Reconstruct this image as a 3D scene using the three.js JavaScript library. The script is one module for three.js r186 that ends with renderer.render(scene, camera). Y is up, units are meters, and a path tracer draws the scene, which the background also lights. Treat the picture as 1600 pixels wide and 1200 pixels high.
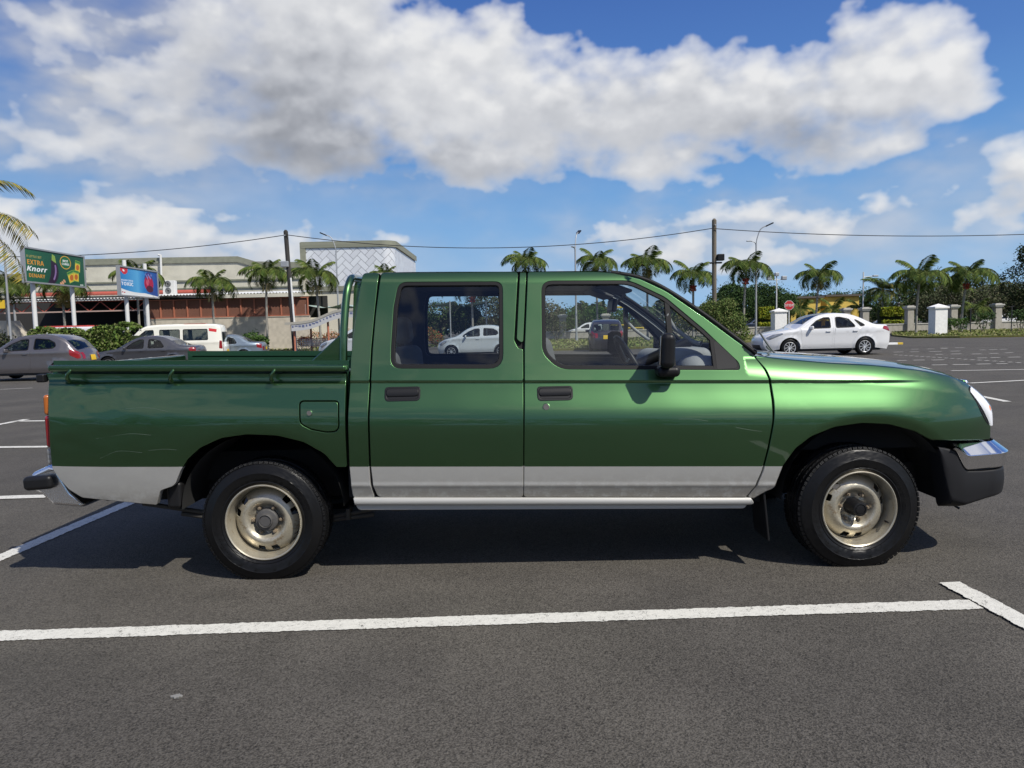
import * as THREE from 'three';
import { RoundedBoxGeometry } from 'three/addons/geometries/RoundedBoxGeometry.js';
import { TextGeometry } from 'three/addons/geometries/TextGeometry.js';
import { FontLoader } from 'three/addons/loaders/FontLoader.js';
import { mergeGeometries, mergeVertices, toCreasedNormals } from 'three/addons/utils/BufferGeometryUtils.js';
import { createNoise2D, createNoise3D } from 'simplex-noise';

// ---------------------------------------------------------------- camera, sky, sun, exposure
const scene = new THREE.Scene();
const camera = new THREE.PerspectiveCamera(55.93, 4 / 3, 0.1, 2500);
camera.position.set(0, 1.22, 4.30);
camera.rotation.order = 'YXZ';
camera.rotation.x = THREE.MathUtils.degToRad(-4.45);
camera.rotation.z = THREE.MathUtils.degToRad(-1.3);

const renderer = new THREE.WebGLRenderer({ antialias: true });
renderer.toneMapping = THREE.LinearToneMapping;
renderer.toneMappingExposure = 1;
renderer.shadowMap.enabled = true;
renderer.shadowMap.type = THREE.PCFSoftShadowMap;

const TO_SUN = new THREE.Vector3(0.62, 1, 0.60).normalize();
const sun = new THREE.DirectionalLight(new THREE.Color().setRGB(1, 0.955, 0.87), 4.8);
sun.name = 'sun';
sun.position.copy(TO_SUN).multiplyScalar(120);
sun.castShadow = true;
sun.shadow.mapSize.set(4096, 4096);
Object.assign(sun.shadow.camera, { left: -60, right: 60, top: 60, bottom: -60, near: 1, far: 300 });
scene.add(sun, sun.target);

function mulberry(a) {
  return () => { a = (a + 0x6d2b79f5) | 0; let t = Math.imul(a ^ (a >>> 15), 1 | a); t = (t + Math.imul(t ^ (t >>> 7), 61 | t)) ^ t; return ((t ^ (t >>> 14)) >>> 0) / 4294967296; };
}
const { sin, cos, PI, sqrt, abs, max, min, hypot, pow, exp, floor, atan2, asin } = Math;
const clamp = (x, a = 0, b = 1) => max(a, min(b, x)), mix = (a, b, t) => a + (b - a) * t;
const sstep = (a, b, x) => { const t = clamp((x - a) / (b - a)); return t * t * (3 - 2 * t); };

// The sky: clear air by elevation and a field of broken cumulus all round, written as radiance.
function makeSky() {
  const W = 4096, H = 2048, data = new Float32Array(W * H * 4);
  const n2 = createNoise2D(mulberry(11)), n3 = createNoise3D(mulberry(5)), R = mulberry(77);
  const fbm = (x, y, o) => { let s = 0, a = 0.5; for (let i = 0; i < o; i++) { s += a * n2(x, y); x = x * 2.03 + 17.1; y = y * 2.03 - 9.7; a *= 0.46; } return s; };
  // cumulus: azimuth, elevation, half width, half height (degrees, azimuth 0 = north, east positive), weight
  const C = [
    [-27, 16.5, 7.5, 5, 0.72], [-21, 20, 7, 6, 0.80], [-24, 13.5, 8, 4.2, 0.80], [-30, 19.5, 5, 3.4, 0.62], [-33, 13.5, 5, 2.6, 0.60], [-31, 12, 6, 2.6, 0.66],
    [-13, 20, 9.5, 10.5, 1.35], [-15, 14.6, 8.5, 5.4, 1.25], [-5, 17.5, 9, 7.6, 1.35], [-12.5, 26, 8.5, 6, 1.2], [2, 16, 8.5, 6.4, 1.25], [-2, 13.2, 10, 4, 1.1], [-1, 20.5, 4, 3.4, 1.0],
    [8.5, 15.2, 7.5, 5.4, 1.2], [14, 15.6, 7, 5.2, 1.2], [20, 15.2, 7, 5.0, 1.2], [26, 15.8, 6, 5.2, 1.25], [29, 15.6, 5.2, 4.8, 1.25], [32, 14, 4, 3.6, 0.95], [25, 12, 9, 2.6, 0.9], [12, 12.2, 9, 3, 1.0],
    [35.5, 8.9, 4.6, 2.8, 1.0], [40.5, 9.4, 6, 3.8, 1.2], [33.5, 6.8, 5, 1.4, 0.66],
    [-26, 6.8, 9, 3.6, 0.98], [-35, 6.4, 8, 3.6, 0.92], [-17.5, 5.8, 6, 3, 0.86], [-44, 6.8, 7, 4, 0.9], [-13.5, 4.4, 5, 2.6, 0.78], [-9.5, 7, 3.2, 2, 0.66], [-30, 3, 16, 2.2, 0.8],
    [17, 7.6, 9, 2.3, 0.74], [23, 6.8, 6, 2, 0.80], [12, 5.4, 5.5, 2.2, 0.76], [19, 4.6, 6, 1.8, 0.70], [9, 7.4, 5, 1.6, 0.64], [3.5, 3.2, 4, 2, 0.66], [28, 7.5, 5, 1.4, 0.62],
  ];
  // broad shaded undersides: azimuth, elevation, half width, half height, depth of shade
  const D = [[-17, 15.6, 5.5, 4.4, 0.46], [-13, 17, 6, 5, 0.20], [-11, 13, 8, 2.4, 0.30], [-24, 15, 7, 4, 0.16], [3, 15.5, 5, 2.4, 0.20], [0, 11.8, 12, 1.8, 0.24], [11, 16, 5, 3, 0.20], [23, 12.6, 5, 2, 0.44], [17, 14, 7, 2.6, 0.20], [24, 18, 3, 1.4, 0.14], [40, 7.6, 7, 1.8, 0.30], [-26, 5, 10, 1.6, 0.14]];
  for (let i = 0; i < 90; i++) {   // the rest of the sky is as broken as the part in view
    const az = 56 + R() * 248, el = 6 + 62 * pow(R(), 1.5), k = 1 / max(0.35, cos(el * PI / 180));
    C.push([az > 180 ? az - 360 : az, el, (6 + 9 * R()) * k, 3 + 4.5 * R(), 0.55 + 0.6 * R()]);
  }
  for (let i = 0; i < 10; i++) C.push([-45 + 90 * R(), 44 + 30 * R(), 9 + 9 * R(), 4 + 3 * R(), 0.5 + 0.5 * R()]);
  const T = [[0, 0.34, 0.54, 0.79], [3, 0.28, 0.50, 0.775], [6, 0.215, 0.44, 0.75], [10, 0.155, 0.36, 0.69], [14, 0.108, 0.275, 0.61], [18, 0.077, 0.205, 0.535], [24, 0.052, 0.145, 0.445], [40, 0.035, 0.105, 0.37], [90, 0.025, 0.08, 0.30]];
  const AIR = [1, 2, 3].map((c) => (x) => { let i = 1; while (i < T.length - 1 && x > T[i][0]) i++; return mix(T[i - 1][c], T[i][c], clamp((x - T[i - 1][0]) / (T[i][0] - T[i - 1][0]))); });
  const bins = Array.from({ length: 73 }, () => []);
  C.forEach((c) => { for (let b = 0; b < 73; b++) { let d = abs(b * 5 - 180 - c[0]); d = min(d, 360 - d); if (d < c[2] * 1.9 + 6) bins[b].push(c); } });
  const field = (az, el, oct) => {
    const wx = az + 2.4 * fbm(az * 0.1 + 3, el * 0.17, 3), wy = el + 1.5 * fbm(az * 0.1 - 40, el * 0.17 + 9, 3);
    let s = 0, hs = 0, ws = 1e-6;
    for (const [ca, ce, ra, re, w] of bins[clamp(Math.round((az + 180) / 5), 0, 72)]) {
      let dx = abs(wx - ca); dx = min(dx, 360 - dx) / ra;
      const dy = wy - ce, q = dx * dx + (dy / (dy < 0 ? re * 0.8 : re)) ** 2;
      if (q < 2.6) { const p = (w * exp(-q * 1.6)) ** 6; s += p; hs += p * dy / re; ws += p; }
    }
    s = pow(s, 1 / 6); if (s < 0.16) return 0;
    field.h = hs / ws;
    const sc = el > 9 ? 1 : 1.5, bill = 1 - abs(fbm(az * 0.16 * sc + 70, el * 0.24 * sc, oct)) * 2;
    return s - 0.44 + 0.34 * fbm(az * 0.2 * sc, el * 0.32 * sc, oct) + 0.13 * bill - 0.06;
  };
  // thin veils of cloud: azimuth, elevation, half width, half height, cover
  const VEIL = [[-26, 16, 7, 4.4, 0.9], [-21, 19, 6, 5, 0.85], [-30, 20, 4, 3, 0.4], [-33, 13, 5, 2.4, 0.4], [-25, 11.5, 7, 2.4, 0.5], [-28, 6.4, 13, 3.2, 0.75], [-14, 5, 8, 2.2, 0.5], [16, 7, 12, 2.4, 0.62], [26, 5.5, 9, 2.2, 0.5], [8, 4.5, 10, 2, 0.45], [31, 10.5, 6, 1.6, 0.35], [38, 7, 8, 3, 0.4], [-8, 10.6, 10, 1.6, 0.3]];
  for (let r = 0; r < H; r++) {
    const el = ((r + 0.5) / H - 0.5) * 180;
    const air = [0, 1, 2].map((c) => AIR[c](max(0, el)));
    for (let k = 0; k < W; k++) {
      const o = (r * W + k) * 4;
      let [cr, cg, cb] = air;
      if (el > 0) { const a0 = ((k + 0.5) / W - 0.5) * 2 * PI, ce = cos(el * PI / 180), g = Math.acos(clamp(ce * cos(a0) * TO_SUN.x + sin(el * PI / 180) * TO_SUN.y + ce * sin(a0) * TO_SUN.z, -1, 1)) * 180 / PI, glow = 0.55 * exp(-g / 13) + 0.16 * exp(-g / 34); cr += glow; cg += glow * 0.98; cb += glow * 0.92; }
      if (el > 0.2 && el < 84) {
        let az = ((k + 0.5) / W - 0.5) * 360 + 90; if (az > 180) az -= 360;
        if (abs(az) < 60 && el < 34) {
          let v = 0; const n = fbm(az * 0.14 + 9, el * 0.3 + 50, 5), va = az + 3 * n, ve = el + 1.6 * fbm(az * 0.16 - 70, el * 0.3, 4);
          for (const [ca, ce, ra, re, w] of VEIL) { const q = ((va - ca) / ra) ** 2 + ((ve - ce) / re) ** 2; if (q < 5) v = 1 - (1 - v) * (1 - w * exp(-q)); }
          v = clamp(v * (0.86 + 0.55 * n)); const t = 0.50 + 0.10 * n + 0.05 * sstep(12, 4, el); cr = mix(cr, t, v); cg = mix(cg, t * 1.035, v); cb = mix(cb, t * 1.12, v);
        }
        const near = abs(az) < 48 && el < 32, oct = near ? 6 : 4, f = field(az, el, oct);
        if (f > 0) {
          const h = field.h, m1 = fbm(az * 0.09 - 60, el * 0.16 + 31, 3), m2 = fbm(az * 0.28 + 20, el * 0.4 - 11, 4), m3 = fbm((az + 0.9) * 0.28 + 20, (el + 1.2) * 0.4 - 11, 4);
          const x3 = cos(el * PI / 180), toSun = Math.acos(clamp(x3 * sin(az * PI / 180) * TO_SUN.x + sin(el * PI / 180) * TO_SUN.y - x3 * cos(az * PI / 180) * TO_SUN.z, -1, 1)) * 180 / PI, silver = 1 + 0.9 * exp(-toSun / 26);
          const fU = near ? field(az, el + 1.1, 5) : f, cover = 1 - exp(-f * (near ? 7.5 : 5)), thick = sstep(0.04, 0.6, f);
          let shade = 0; const wa = az + 2.5 * m1 + 0.8 * m2, we = el + 1.2 * m2; if (near) for (const [da, de, ra, re, s] of D) { const q = ((wa - da) / ra) ** 2 + ((we - de) / re) ** 2; if (q < 5) shade += s * exp(-q); } else shade = 0.30 * sstep(0.2, -0.8, h);
          const lit = clamp(0.82 + 0.10 * h + 0.12 * m1 + 0.11 * (m2 - m3) - shade + 0.10 * sstep(0.4, 0, f) + (near ? 0.22 * sstep(0.02, 0.5, f - fU) : 0), 0, 1);
          const L = mix(0.255, 0.80, lit) * silver, low = sstep(10, 2, el) * 0.30;
          const c = [mix(L, 0.52, low), mix(L * mix(1.06, 1.005, lit), 0.57, low), mix(L * mix(1.20, 1.015, lit), 0.66, low)];
          const a = cover * mix(0.72, 1, thick);
          cr = mix(cr, c[0], a); cg = mix(cg, c[1], a); cb = mix(cb, c[2], a);
        }
      }
      if (el < 0) { cr = 0.30; cg = 0.42; cb = 0.56; }
      data[o] = cr; data[o + 1] = cg; data[o + 2] = cb; data[o + 3] = 1;
    }
  }
  const t = new THREE.DataTexture(data, W, H, THREE.RGBAFormat, THREE.FloatType);
  t.mapping = THREE.EquirectangularReflectionMapping; t.magFilter = t.minFilter = THREE.LinearFilter; t.needsUpdate = true;
  return t;
}
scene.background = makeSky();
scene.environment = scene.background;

// ---------------------------------------------------------------- helpers
const V3 = (x, y, z) => new THREE.Vector3(x, y, z);
const taken = {};
function numbered(name) { const n = taken[name] = (taken[name] ?? -1) + 1; return n ? name + '_' + String(n).padStart(3, '0') : name; }
function mesh(name, geo, mat, parent) {
  const m = new THREE.Mesh(Array.isArray(geo) ? merge(geo) : geo, mat);
  m.name = parent && parent !== scene ? name : numbered(name);
  m.castShadow = m.receiveShadow = true;
  (parent ?? scene).add(m);
  return m;
}
function thing(name, label, category, pos = [0, 0, 0], turn = 0, group) {
  const g = new THREE.Group(); g.name = numbered(name); g.position.set(...pos); g.rotation.y = turn;
  scene.add(g); return tag(g, label, category, group);
}
function tag(o, label, category, group) { o.userData.label = label; o.userData.category = category; if (group) o.userData.group = group; return o; }
function copy(o, label, pos, turn = 0, scale = 1) {
  const c = o.clone(); c.name = numbered(o.name.replace(/_\d{3}$/, '')); c.userData = { ...o.userData, label };
  c.position.set(...pos); c.rotation.y = turn; c.scale.setScalar(scale); scene.add(c); return c;
}
const structure = (name, geo, mat) => { const m = mesh(name, geo, mat); m.userData.kind = 'structure'; return m; };

function plain(g) {   // position, normal, uv, colour only and no index, so that pieces join
  g = g.index ? g.toNonIndexed() : g;
  if (!g.attributes.normal) g.computeVertexNormals();
  const n = g.attributes.position.count;
  if (!g.attributes.uv) g.setAttribute('uv', new THREE.BufferAttribute(new Float32Array(n * 2), 2));
  for (const k of Object.keys(g.attributes)) if (!['position', 'normal', 'uv', 'color'].includes(k)) g.deleteAttribute(k);
  return g;
}
function merge(list) {
  list = list.map(plain);
  if (list.some((g) => g.attributes.color)) for (const g of list) if (!g.attributes.color) tint(g, [1, 1, 1]);
  return list.length === 1 ? list[0] : mergeGeometries(list);
}
function tint(g, c) {
  const n = g.attributes.position.count, a = new Float32Array(n * 3);
  for (let i = 0; i < n; i++) a.set(c, i * 3);
  g.setAttribute('color', new THREE.BufferAttribute(a, 3)); return g;
}
const move = (g, x, y, z) => g.translate(x, y, z);
function box(x0, x1, y0, y1, z0, z1) { return move(new THREE.BoxGeometry(abs(x1 - x0), abs(y1 - y0), abs(z1 - z0)), (x0 + x1) / 2, (y0 + y1) / 2, (z0 + z1) / 2); }
function rbox(x0, x1, y0, y1, z0, z1, r = 0.01, seg = 2) { return move(new RoundedBoxGeometry(abs(x1 - x0), abs(y1 - y0), abs(z1 - z0), seg, r), (x0 + x1) / 2, (y0 + y1) / 2, (z0 + z1) / 2); }
function rod(a, b, r0, r1 = r0, seg = 8) {   // a round bar from a to b
  a = V3(...a); b = V3(...b); const d = b.clone().sub(a), L = d.length();
  const g = new THREE.CylinderGeometry(r1, r0, L, seg); g.translate(0, L / 2, 0);
  g.applyQuaternion(new THREE.Quaternion().setFromUnitVectors(V3(0, 1, 0), d.normalize())); return move(g, a.x, a.y, a.z);
}
function beam(a, b, w, h) {   // a square bar from a to b
  a = V3(...a); b = V3(...b); const d = b.clone().sub(a), L = d.length(), g = new THREE.BoxGeometry(w, L, h); g.translate(0, L / 2, 0);
  const m = new THREE.Matrix4(), y = d.normalize(), x = abs(y.y) > 0.99 ? V3(1, 0, 0) : V3(0, 1, 0).cross(y).normalize(), z = x.clone().cross(y).normalize();
  m.makeBasis(x.crossVectors(y, z).normalize(), y, z); g.applyMatrix4(m); return move(g, a.x, a.y, a.z);
}
function tube(pts, r, seg = 24, rs = 8, closed = false, tension = 0.5) { return new THREE.TubeGeometry(new THREE.CatmullRomCurve3(pts.map((p) => V3(...p)), closed, 'catmullrom', tension), seg, r, rs, closed); }
function grid(fn, nu, nv) {   // a sheet fn(u, v) -> [x, y, z]
  const p = [], uv = [], id = [];
  for (let j = 0; j <= nv; j++) for (let i = 0; i <= nu; i++) { p.push(...fn(i / nu, j / nv)); uv.push(i / nu, j / nv); }
  for (let j = 0; j < nv; j++) for (let i = 0; i < nu; i++) { const a = j * (nu + 1) + i, b = a + 1, c = a + nu + 1, d = c + 1; id.push(a, b, d, a, d, c); }
  const g = new THREE.BufferGeometry(); g.setAttribute('position', new THREE.Float32BufferAttribute(p, 3)); g.setAttribute('uv', new THREE.Float32BufferAttribute(uv, 2));
  g.setIndex(id); g.computeVertexNormals(); return g;
}
// Outlines: [x, y] or [x, y, corner radius].
function rp(pts, r0 = 0, seg = 5) {
  const out = [], n = pts.length;
  for (let i = 0; i < n; i++) {
    const p = pts[i], a = pts[(i + n - 1) % n], b = pts[(i + 1) % n], r = p[2] ?? r0;
    const la = hypot(a[0] - p[0], a[1] - p[1]), lb = hypot(b[0] - p[0], b[1] - p[1]);
    const ux = (a[0] - p[0]) / la, uy = (a[1] - p[1]) / la, wx = (b[0] - p[0]) / lb, wy = (b[1] - p[1]) / lb;
    const half = Math.acos(clamp(ux * wx + uy * wy, -1, 1)) / 2, t = min(r / Math.tan(max(half, 0.02)), la * 0.49, lb * 0.49);
    if (r <= 0 || half > 1.565) { out.push([p[0], p[1]]); continue; }
    for (let k = 0; k <= seg; k++) { const s = k / seg, q = (1 - s) * (1 - s), m = 2 * s * (1 - s), e = s * s; out.push([q * (p[0] + ux * t) + m * p[0] + e * (p[0] + wx * t), q * (p[1] + uy * t) + m * p[1] + e * (p[1] + wy * t)]); }
  }
  return out;
}
const area = (l) => { let s = 0; for (let i = 0; i < l.length; i++) { const a = l[i], b = l[(i + 1) % l.length]; s += a[0] * b[1] - b[0] * a[1]; } return s / 2; };
const ccw = (l, want = true) => ((area(l) > 0) === want ? l : l.slice().reverse());
function inset(loop, d) {   // moves a ccw outline inwards by d
  const n = loop.length; loop = ccw(loop);
  return loop.map((p, i) => {
    const a = loop[(i + n - 1) % n], b = loop[(i + 1) % n];
    let x1 = p[1] - a[1], y1 = a[0] - p[0], x2 = b[1] - p[1], y2 = p[0] - b[0]; const l1 = hypot(x1, y1) || 1, l2 = hypot(x2, y2) || 1;
    let nx = x1 / l1 + x2 / l2, ny = y1 / l1 + y2 / l2; const l = hypot(nx, ny) || 1; nx /= l; ny /= l;
    const k = d / max(0.4, nx * x1 / l1 + ny * y1 / l1);
    return [p[0] - nx * k, p[1] - ny * k];
  });
}
// A pressed sheet: an outline with holes laid on the surface z = zf(x, y), with rounded returned edges. s = -1 mirrors it to the other side.
// opts: cell (mesh size), th (edge depth, 0 for none), bev (edge rounding), cut (heights of extra edges, keep: 1 or -1 for only what lies above or below the first), colors [above, below], shear
function skin(outer, holes, zf, { cell = 0.05, s = 1, th = 0.018, bev = 0.003, cut, colors, shear = 0, keep = 0 } = {}) {
  outer = ccw(outer); holes = holes.map((h) => ccw(h, false));
  const P = [], N = [], U = [], C = [], e = 1e-3;
  const nrm = (x, y) => { const gx = (zf(x + e, y) - zf(x - e, y)) / (2 * e), gy = (zf(x, y + e) - zf(x, y - e)) / (2 * e), l = hypot(gx, gy, 1); return [-gx / l, -gy / l, 1 / l]; };
  const put = (x, y, z, n, c) => { P.push(x, y, s * z); N.push(n[0], n[1], s * n[2]); U.push(x, y); if (colors) C.push(...c); };
  const tri = (a, b, c, col) => { if (s < 0) [b, c] = [c, b]; for (const q of [a, b, c]) put(q[0], q[1], q[2], q[3], col); };
  const all = [outer, ...holes], flat = all.flat();
  const tris = THREE.ShapeUtils.triangulateShape(outer.map((p) => new THREE.Vector2(...p)), holes.map((h) => h.map((p) => new THREE.Vector2(...p))));
  const half = (poly, f, level, below) => {
    const out = [];
    for (let i = 0; i < poly.length; i++) {
      const a = poly[i], b = poly[(i + 1) % poly.length], fa = (f(a) - level) * (below ? -1 : 1), fb = (f(b) - level) * (below ? -1 : 1);
      if (fa >= 0) out.push(a);
      if ((fa > 0 && fb < 0) || (fa < 0 && fb > 0)) { const t = fa / (fa - fb); out.push([a[0] + (b[0] - a[0]) * t, a[1] + (b[1] - a[1]) * t]); }
    }
    return out;
  };
  const fx = (p) => p[0], fy = (p) => p[1] + shear * p[0];
  const strips = (poly, f, extra) => {
    let lo = Infinity, hi = -Infinity; for (const p of poly) { const v = f(p); lo = min(lo, v); hi = max(hi, v); }
    const lv = []; for (let k = Math.ceil(lo / cell - 1e-6); k * cell < hi; k++) lv.push(k * cell);
    for (const x of extra ?? []) if (x > lo && x < hi) lv.push(x);
    lv.sort((a, b) => a - b);
    const out = []; let rest = poly;
    for (const l of lv) { const part = half(rest, f, l, true); if (part.length > 2) out.push(part); rest = half(rest, f, l, false); if (rest.length < 3) break; }
    if (rest.length > 2) out.push(rest); return out;
  };
  for (const [ia, ib, ic] of tris) for (const sx of strips([flat[ia], flat[ib], flat[ic]], fx)) for (const poly of strips(sx, fy, cut)) {
    if (abs(area(poly)) < 1e-9) continue;
    let m = 0; for (const p of poly) m += fy(p); m /= poly.length; if (keep && keep * (m - cut[0]) < 0) continue;
    const col = colors && colors[cut !== undefined && m < cut[0] ? 1 : 0], q = poly.map((p) => [p[0], p[1], zf(p[0], p[1]), nrm(p[0], p[1])]);
    for (let i = 1; i + 1 < q.length; i++) tri(q[0], q[i], q[i + 1], col);
  }
  if (th > 0) for (const loop of all) {
    const n = loop.length, out = loop.map((p, i) => {
      const a = loop[(i + n - 1) % n], b = loop[(i + 1) % n]; let x1 = p[1] - a[1], y1 = a[0] - p[0], x2 = b[1] - p[1], y2 = p[0] - b[0];
      const l1 = hypot(x1, y1) || 1, l2 = hypot(x2, y2) || 1; const nx = x1 / l1 + x2 / l2, ny = y1 / l1 + y2 / l2, l = hypot(nx, ny) || 1; return [nx / l, ny / l, 0];
    });
    for (let i = 0; i < n; i++) {
      const a = loop[i], b = loop[(i + 1) % n], L = hypot(b[0] - a[0], b[1] - a[1]); if (L < 1e-7) continue;
      const seg = Math.ceil(L / (keep ? 0.012 : cell * 1.2)), fn = [(b[1] - a[1]) / L, (a[0] - b[0]) / L, 0], na = out[i], nb = out[(i + 1) % n];
      const sharp = (q) => q[0] * fn[0] + q[1] * fn[1] < 0.8 ? fn : q, ea = sharp(na), eb = sharp(nb);
      for (let k = 0; k < seg; k++) {
        const at = (t) => {
          const x = mix(a[0], b[0], t), y = mix(a[1], b[1], t), o = [mix(ea[0], eb[0], t), mix(ea[1], eb[1], t), 0], z = zf(x, y);
          return [[x, y, z, nrm(x, y)], [x + o[0] * bev, y + o[1] * bev, z - bev, o], [x + o[0] * bev, y + o[1] * bev, z - th, o]];
        };
        const A = at(k / seg), B = at((k + 1) / seg); if (keep && keep * ((fy(A[0]) + fy(B[0])) / 2 - cut[0]) < 0) continue; const col = colors && colors[cut !== undefined && (fy(A[0]) + fy(B[0])) / 2 < cut[0] ? 1 : 0];
        for (let j = 0; j < 2; j++) { tri(A[j], A[j + 1], B[j + 1], col); tri(A[j], B[j + 1], B[j], col); }
      }
    }
  }
  const g = new THREE.BufferGeometry();
  g.setAttribute('position', new THREE.Float32BufferAttribute(P, 3)); g.setAttribute('normal', new THREE.Float32BufferAttribute(N, 3)); g.setAttribute('uv', new THREE.Float32BufferAttribute(U, 2));
  if (colors) g.setAttribute('color', new THREE.Float32BufferAttribute(C, 3));
  return g;
}
const lerpTable = (t) => (x) => { if (x <= t[0][0]) return t[0][1]; for (let i = 1; i < t.length; i++) if (x <= t[i][0]) return mix(t[i - 1][1], t[i][1], (x - t[i - 1][0]) / (t[i][0] - t[i - 1][0])); return t[t.length - 1][1]; };
function smoothTable(t) {   // cubic through the points, monotone enough for body lines
  const n = t.length, m = t.map((p, i) => { const a = t[max(0, i - 1)], b = t[min(n - 1, i + 1)]; return (b[1] - a[1]) / (b[0] - a[0]); });
  return (x) => {
    if (x <= t[0][0]) return t[0][1] + m[0] * (x - t[0][0]); if (x >= t[n - 1][0]) return t[n - 1][1] + m[n - 1] * (x - t[n - 1][0]);
    let i = 1; while (x > t[i][0]) i++;
    const h = t[i][0] - t[i - 1][0], s = (x - t[i - 1][0]) / h, s2 = s * s, s3 = s2 * s;
    return (2 * s3 - 3 * s2 + 1) * t[i - 1][1] + (s3 - 2 * s2 + s) * h * m[i - 1] + (-2 * s3 + 3 * s2) * t[i][1] + (s3 - s2) * h * m[i];
  };
}
const std = (r, g, b, roughness = 0.7, more = {}) => new THREE.MeshStandardMaterial({ color: new THREE.Color().setRGB(r, g, b), roughness, side: THREE.DoubleSide, ...more });
const phys = (r, g, b, roughness, more = {}) => new THREE.MeshPhysicalMaterial({ color: new THREE.Color().setRGB(r, g, b), roughness, side: THREE.DoubleSide, ...more });
function dataTex(w, h, fn, srgb) {   // fn(x, y) -> [r, g, b] in 0..1
  const d = new Uint8Array(w * h * 4);
  for (let y = 0; y < h; y++) for (let x = 0; x < w; x++) { const c = fn(x, y), o = (y * w + x) * 4; d[o] = clamp(c[0]) * 255; d[o + 1] = clamp(c[1]) * 255; d[o + 2] = clamp(c[2]) * 255; d[o + 3] = 255; }
  const t = new THREE.DataTexture(d, w, h); t.wrapS = t.wrapT = THREE.RepeatWrapping; t.magFilter = THREE.LinearFilter; t.minFilter = THREE.LinearMipmapLinearFilter; t.generateMipmaps = true;
  if (srgb) t.colorSpace = THREE.SRGBColorSpace; t.needsUpdate = true; return t;
}
// noise that repeats after n cells
function tileNoise(n, seed) {
  const R = mulberry(seed), v = Float32Array.from({ length: n * n }, () => R());
  return (x, y) => { const xi = floor(x), yi = floor(y), fx = x - xi, fy = y - yi, sx = fx * fx * (3 - 2 * fx), sy = fy * fy * (3 - 2 * fy), w = (a) => ((a % n) + n) % n, q = (a, b) => v[w(b) * n + w(a)]; return mix(mix(q(xi, yi), q(xi + 1, yi), sx), mix(q(xi, yi + 1), q(xi + 1, yi + 1), sx), sy); };
}
// ---------------------------------------------------------------- ground
const M = {};
// the car park falls a little towards the shops on the left
const gy = (x, z) => -0.22 * sstep(7, 20, -z) * sstep(-1, -11, x);
{
  const S = 2048, a = tileNoise(512, 1), b = tileNoise(1024, 2), c = tileNoise(16, 3), d = tileNoise(64, 4), f = tileNoise(2048, 6);
  const h = (x, y) => 0.16 * a(x / S * 512, y / S * 512) + 0.50 * b(x / S * 1024, y / S * 1024) + 0.34 * f(x, y);
  const colour = dataTex(S, S, (x, y) => {
    const g = h(x, y), big = 0.6 * c(x / S * 16, y / S * 16) + 0.4 * d(x / S * 64, y / S * 64);
    let k = 0.60 + 1.55 * (g - 0.5) + 0.16 * (big - 0.5);
    const chip = f(x, y) > 0.9965 ? 0.5 : 0;
    return [k + chip + 0.012, k + chip, k + chip - 0.02];
  });
  const bump = dataTex(S, S, (x, y) => { const g = h(x, y); return [g, g, g]; });
  colour.repeat.set(1 / 4.1, 1 / 4.1); bump.repeat.set(1 / 4.1, 1 / 4.1);
  M.asphalt = std(0.113, 0.103, 0.088, 0.95, { map: colour, bumpMap: bump, bumpScale: 0.005, vertexColors: true });
}
{
  // one sheet to the horizon, finer near the truck; slow changes of tone are worn and oily places of the tarmac
  const n2 = createNoise2D(mulberry(21)), N = 320, pos = [], col = [], uv = [], idx = [];
  const warp = (t) => { const s = t * 2 - 1; return Math.sign(s) * (8 * abs(s) + 52 * pow(abs(s), 3) + 900 * pow(abs(s), 9)); };
  for (let j = 0; j <= N; j++) for (let i = 0; i <= N; i++) {
    const x = warp(i / N), z = warp(j / N) - 0.5; pos.push(x, gy(x, z), z); uv.push(x, z);
    let k = 0.95 + 0.11 * n2(x * 0.35, z * 0.35) + 0.09 * n2(x * 1.3 + 9, z * 1.3) + 0.06 * n2(x * 0.08, z * 0.08) + 0.05 * n2(x * 3.1, z * 3.1 + 40) - 0.10 * sstep(0.45, 0.8, n2(x * 0.9 - 20, z * 0.9)) + 0.06 * sstep(0.3, 0.9, n2(x * 0.12, z * 2.6));
    for (const [sx, sz, r] of [[-1.431, .997, 0.11], [-.45, 1.049, 0.08], [.401, .571, 0.2], [-.233, 2.026, 0.5], [.853, 2.186, 0.55], [-1.462, 1.887, 0.5]]) k -= (r < 0.15 ? 0.26 : r < 0.3 ? 0.16 : 0.09) * exp(-((x - sx) ** 2 + ((z - sz) * 1.6) ** 2) / (r * r));
    col.push(k, k, k * (1 - 0.02 * n2(x * 0.5, z * 0.5 + 30)));
  }
  for (let j = 0; j < N; j++) for (let i = 0; i < N; i++) { const a = j * (N + 1) + i, b = a + 1, c = a + N + 1, d = c + 1; idx.push(a, c, b, b, c, d); }
  const g = new THREE.BufferGeometry(); g.setAttribute('position', new THREE.Float32BufferAttribute(pos, 3)); g.setAttribute('uv', new THREE.Float32BufferAttribute(uv, 2)); g.setAttribute('color', new THREE.Float32BufferAttribute(col, 3));
  g.setIndex(idx); g.computeVertexNormals();
  structure('ground', g, M.asphalt);
}
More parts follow.
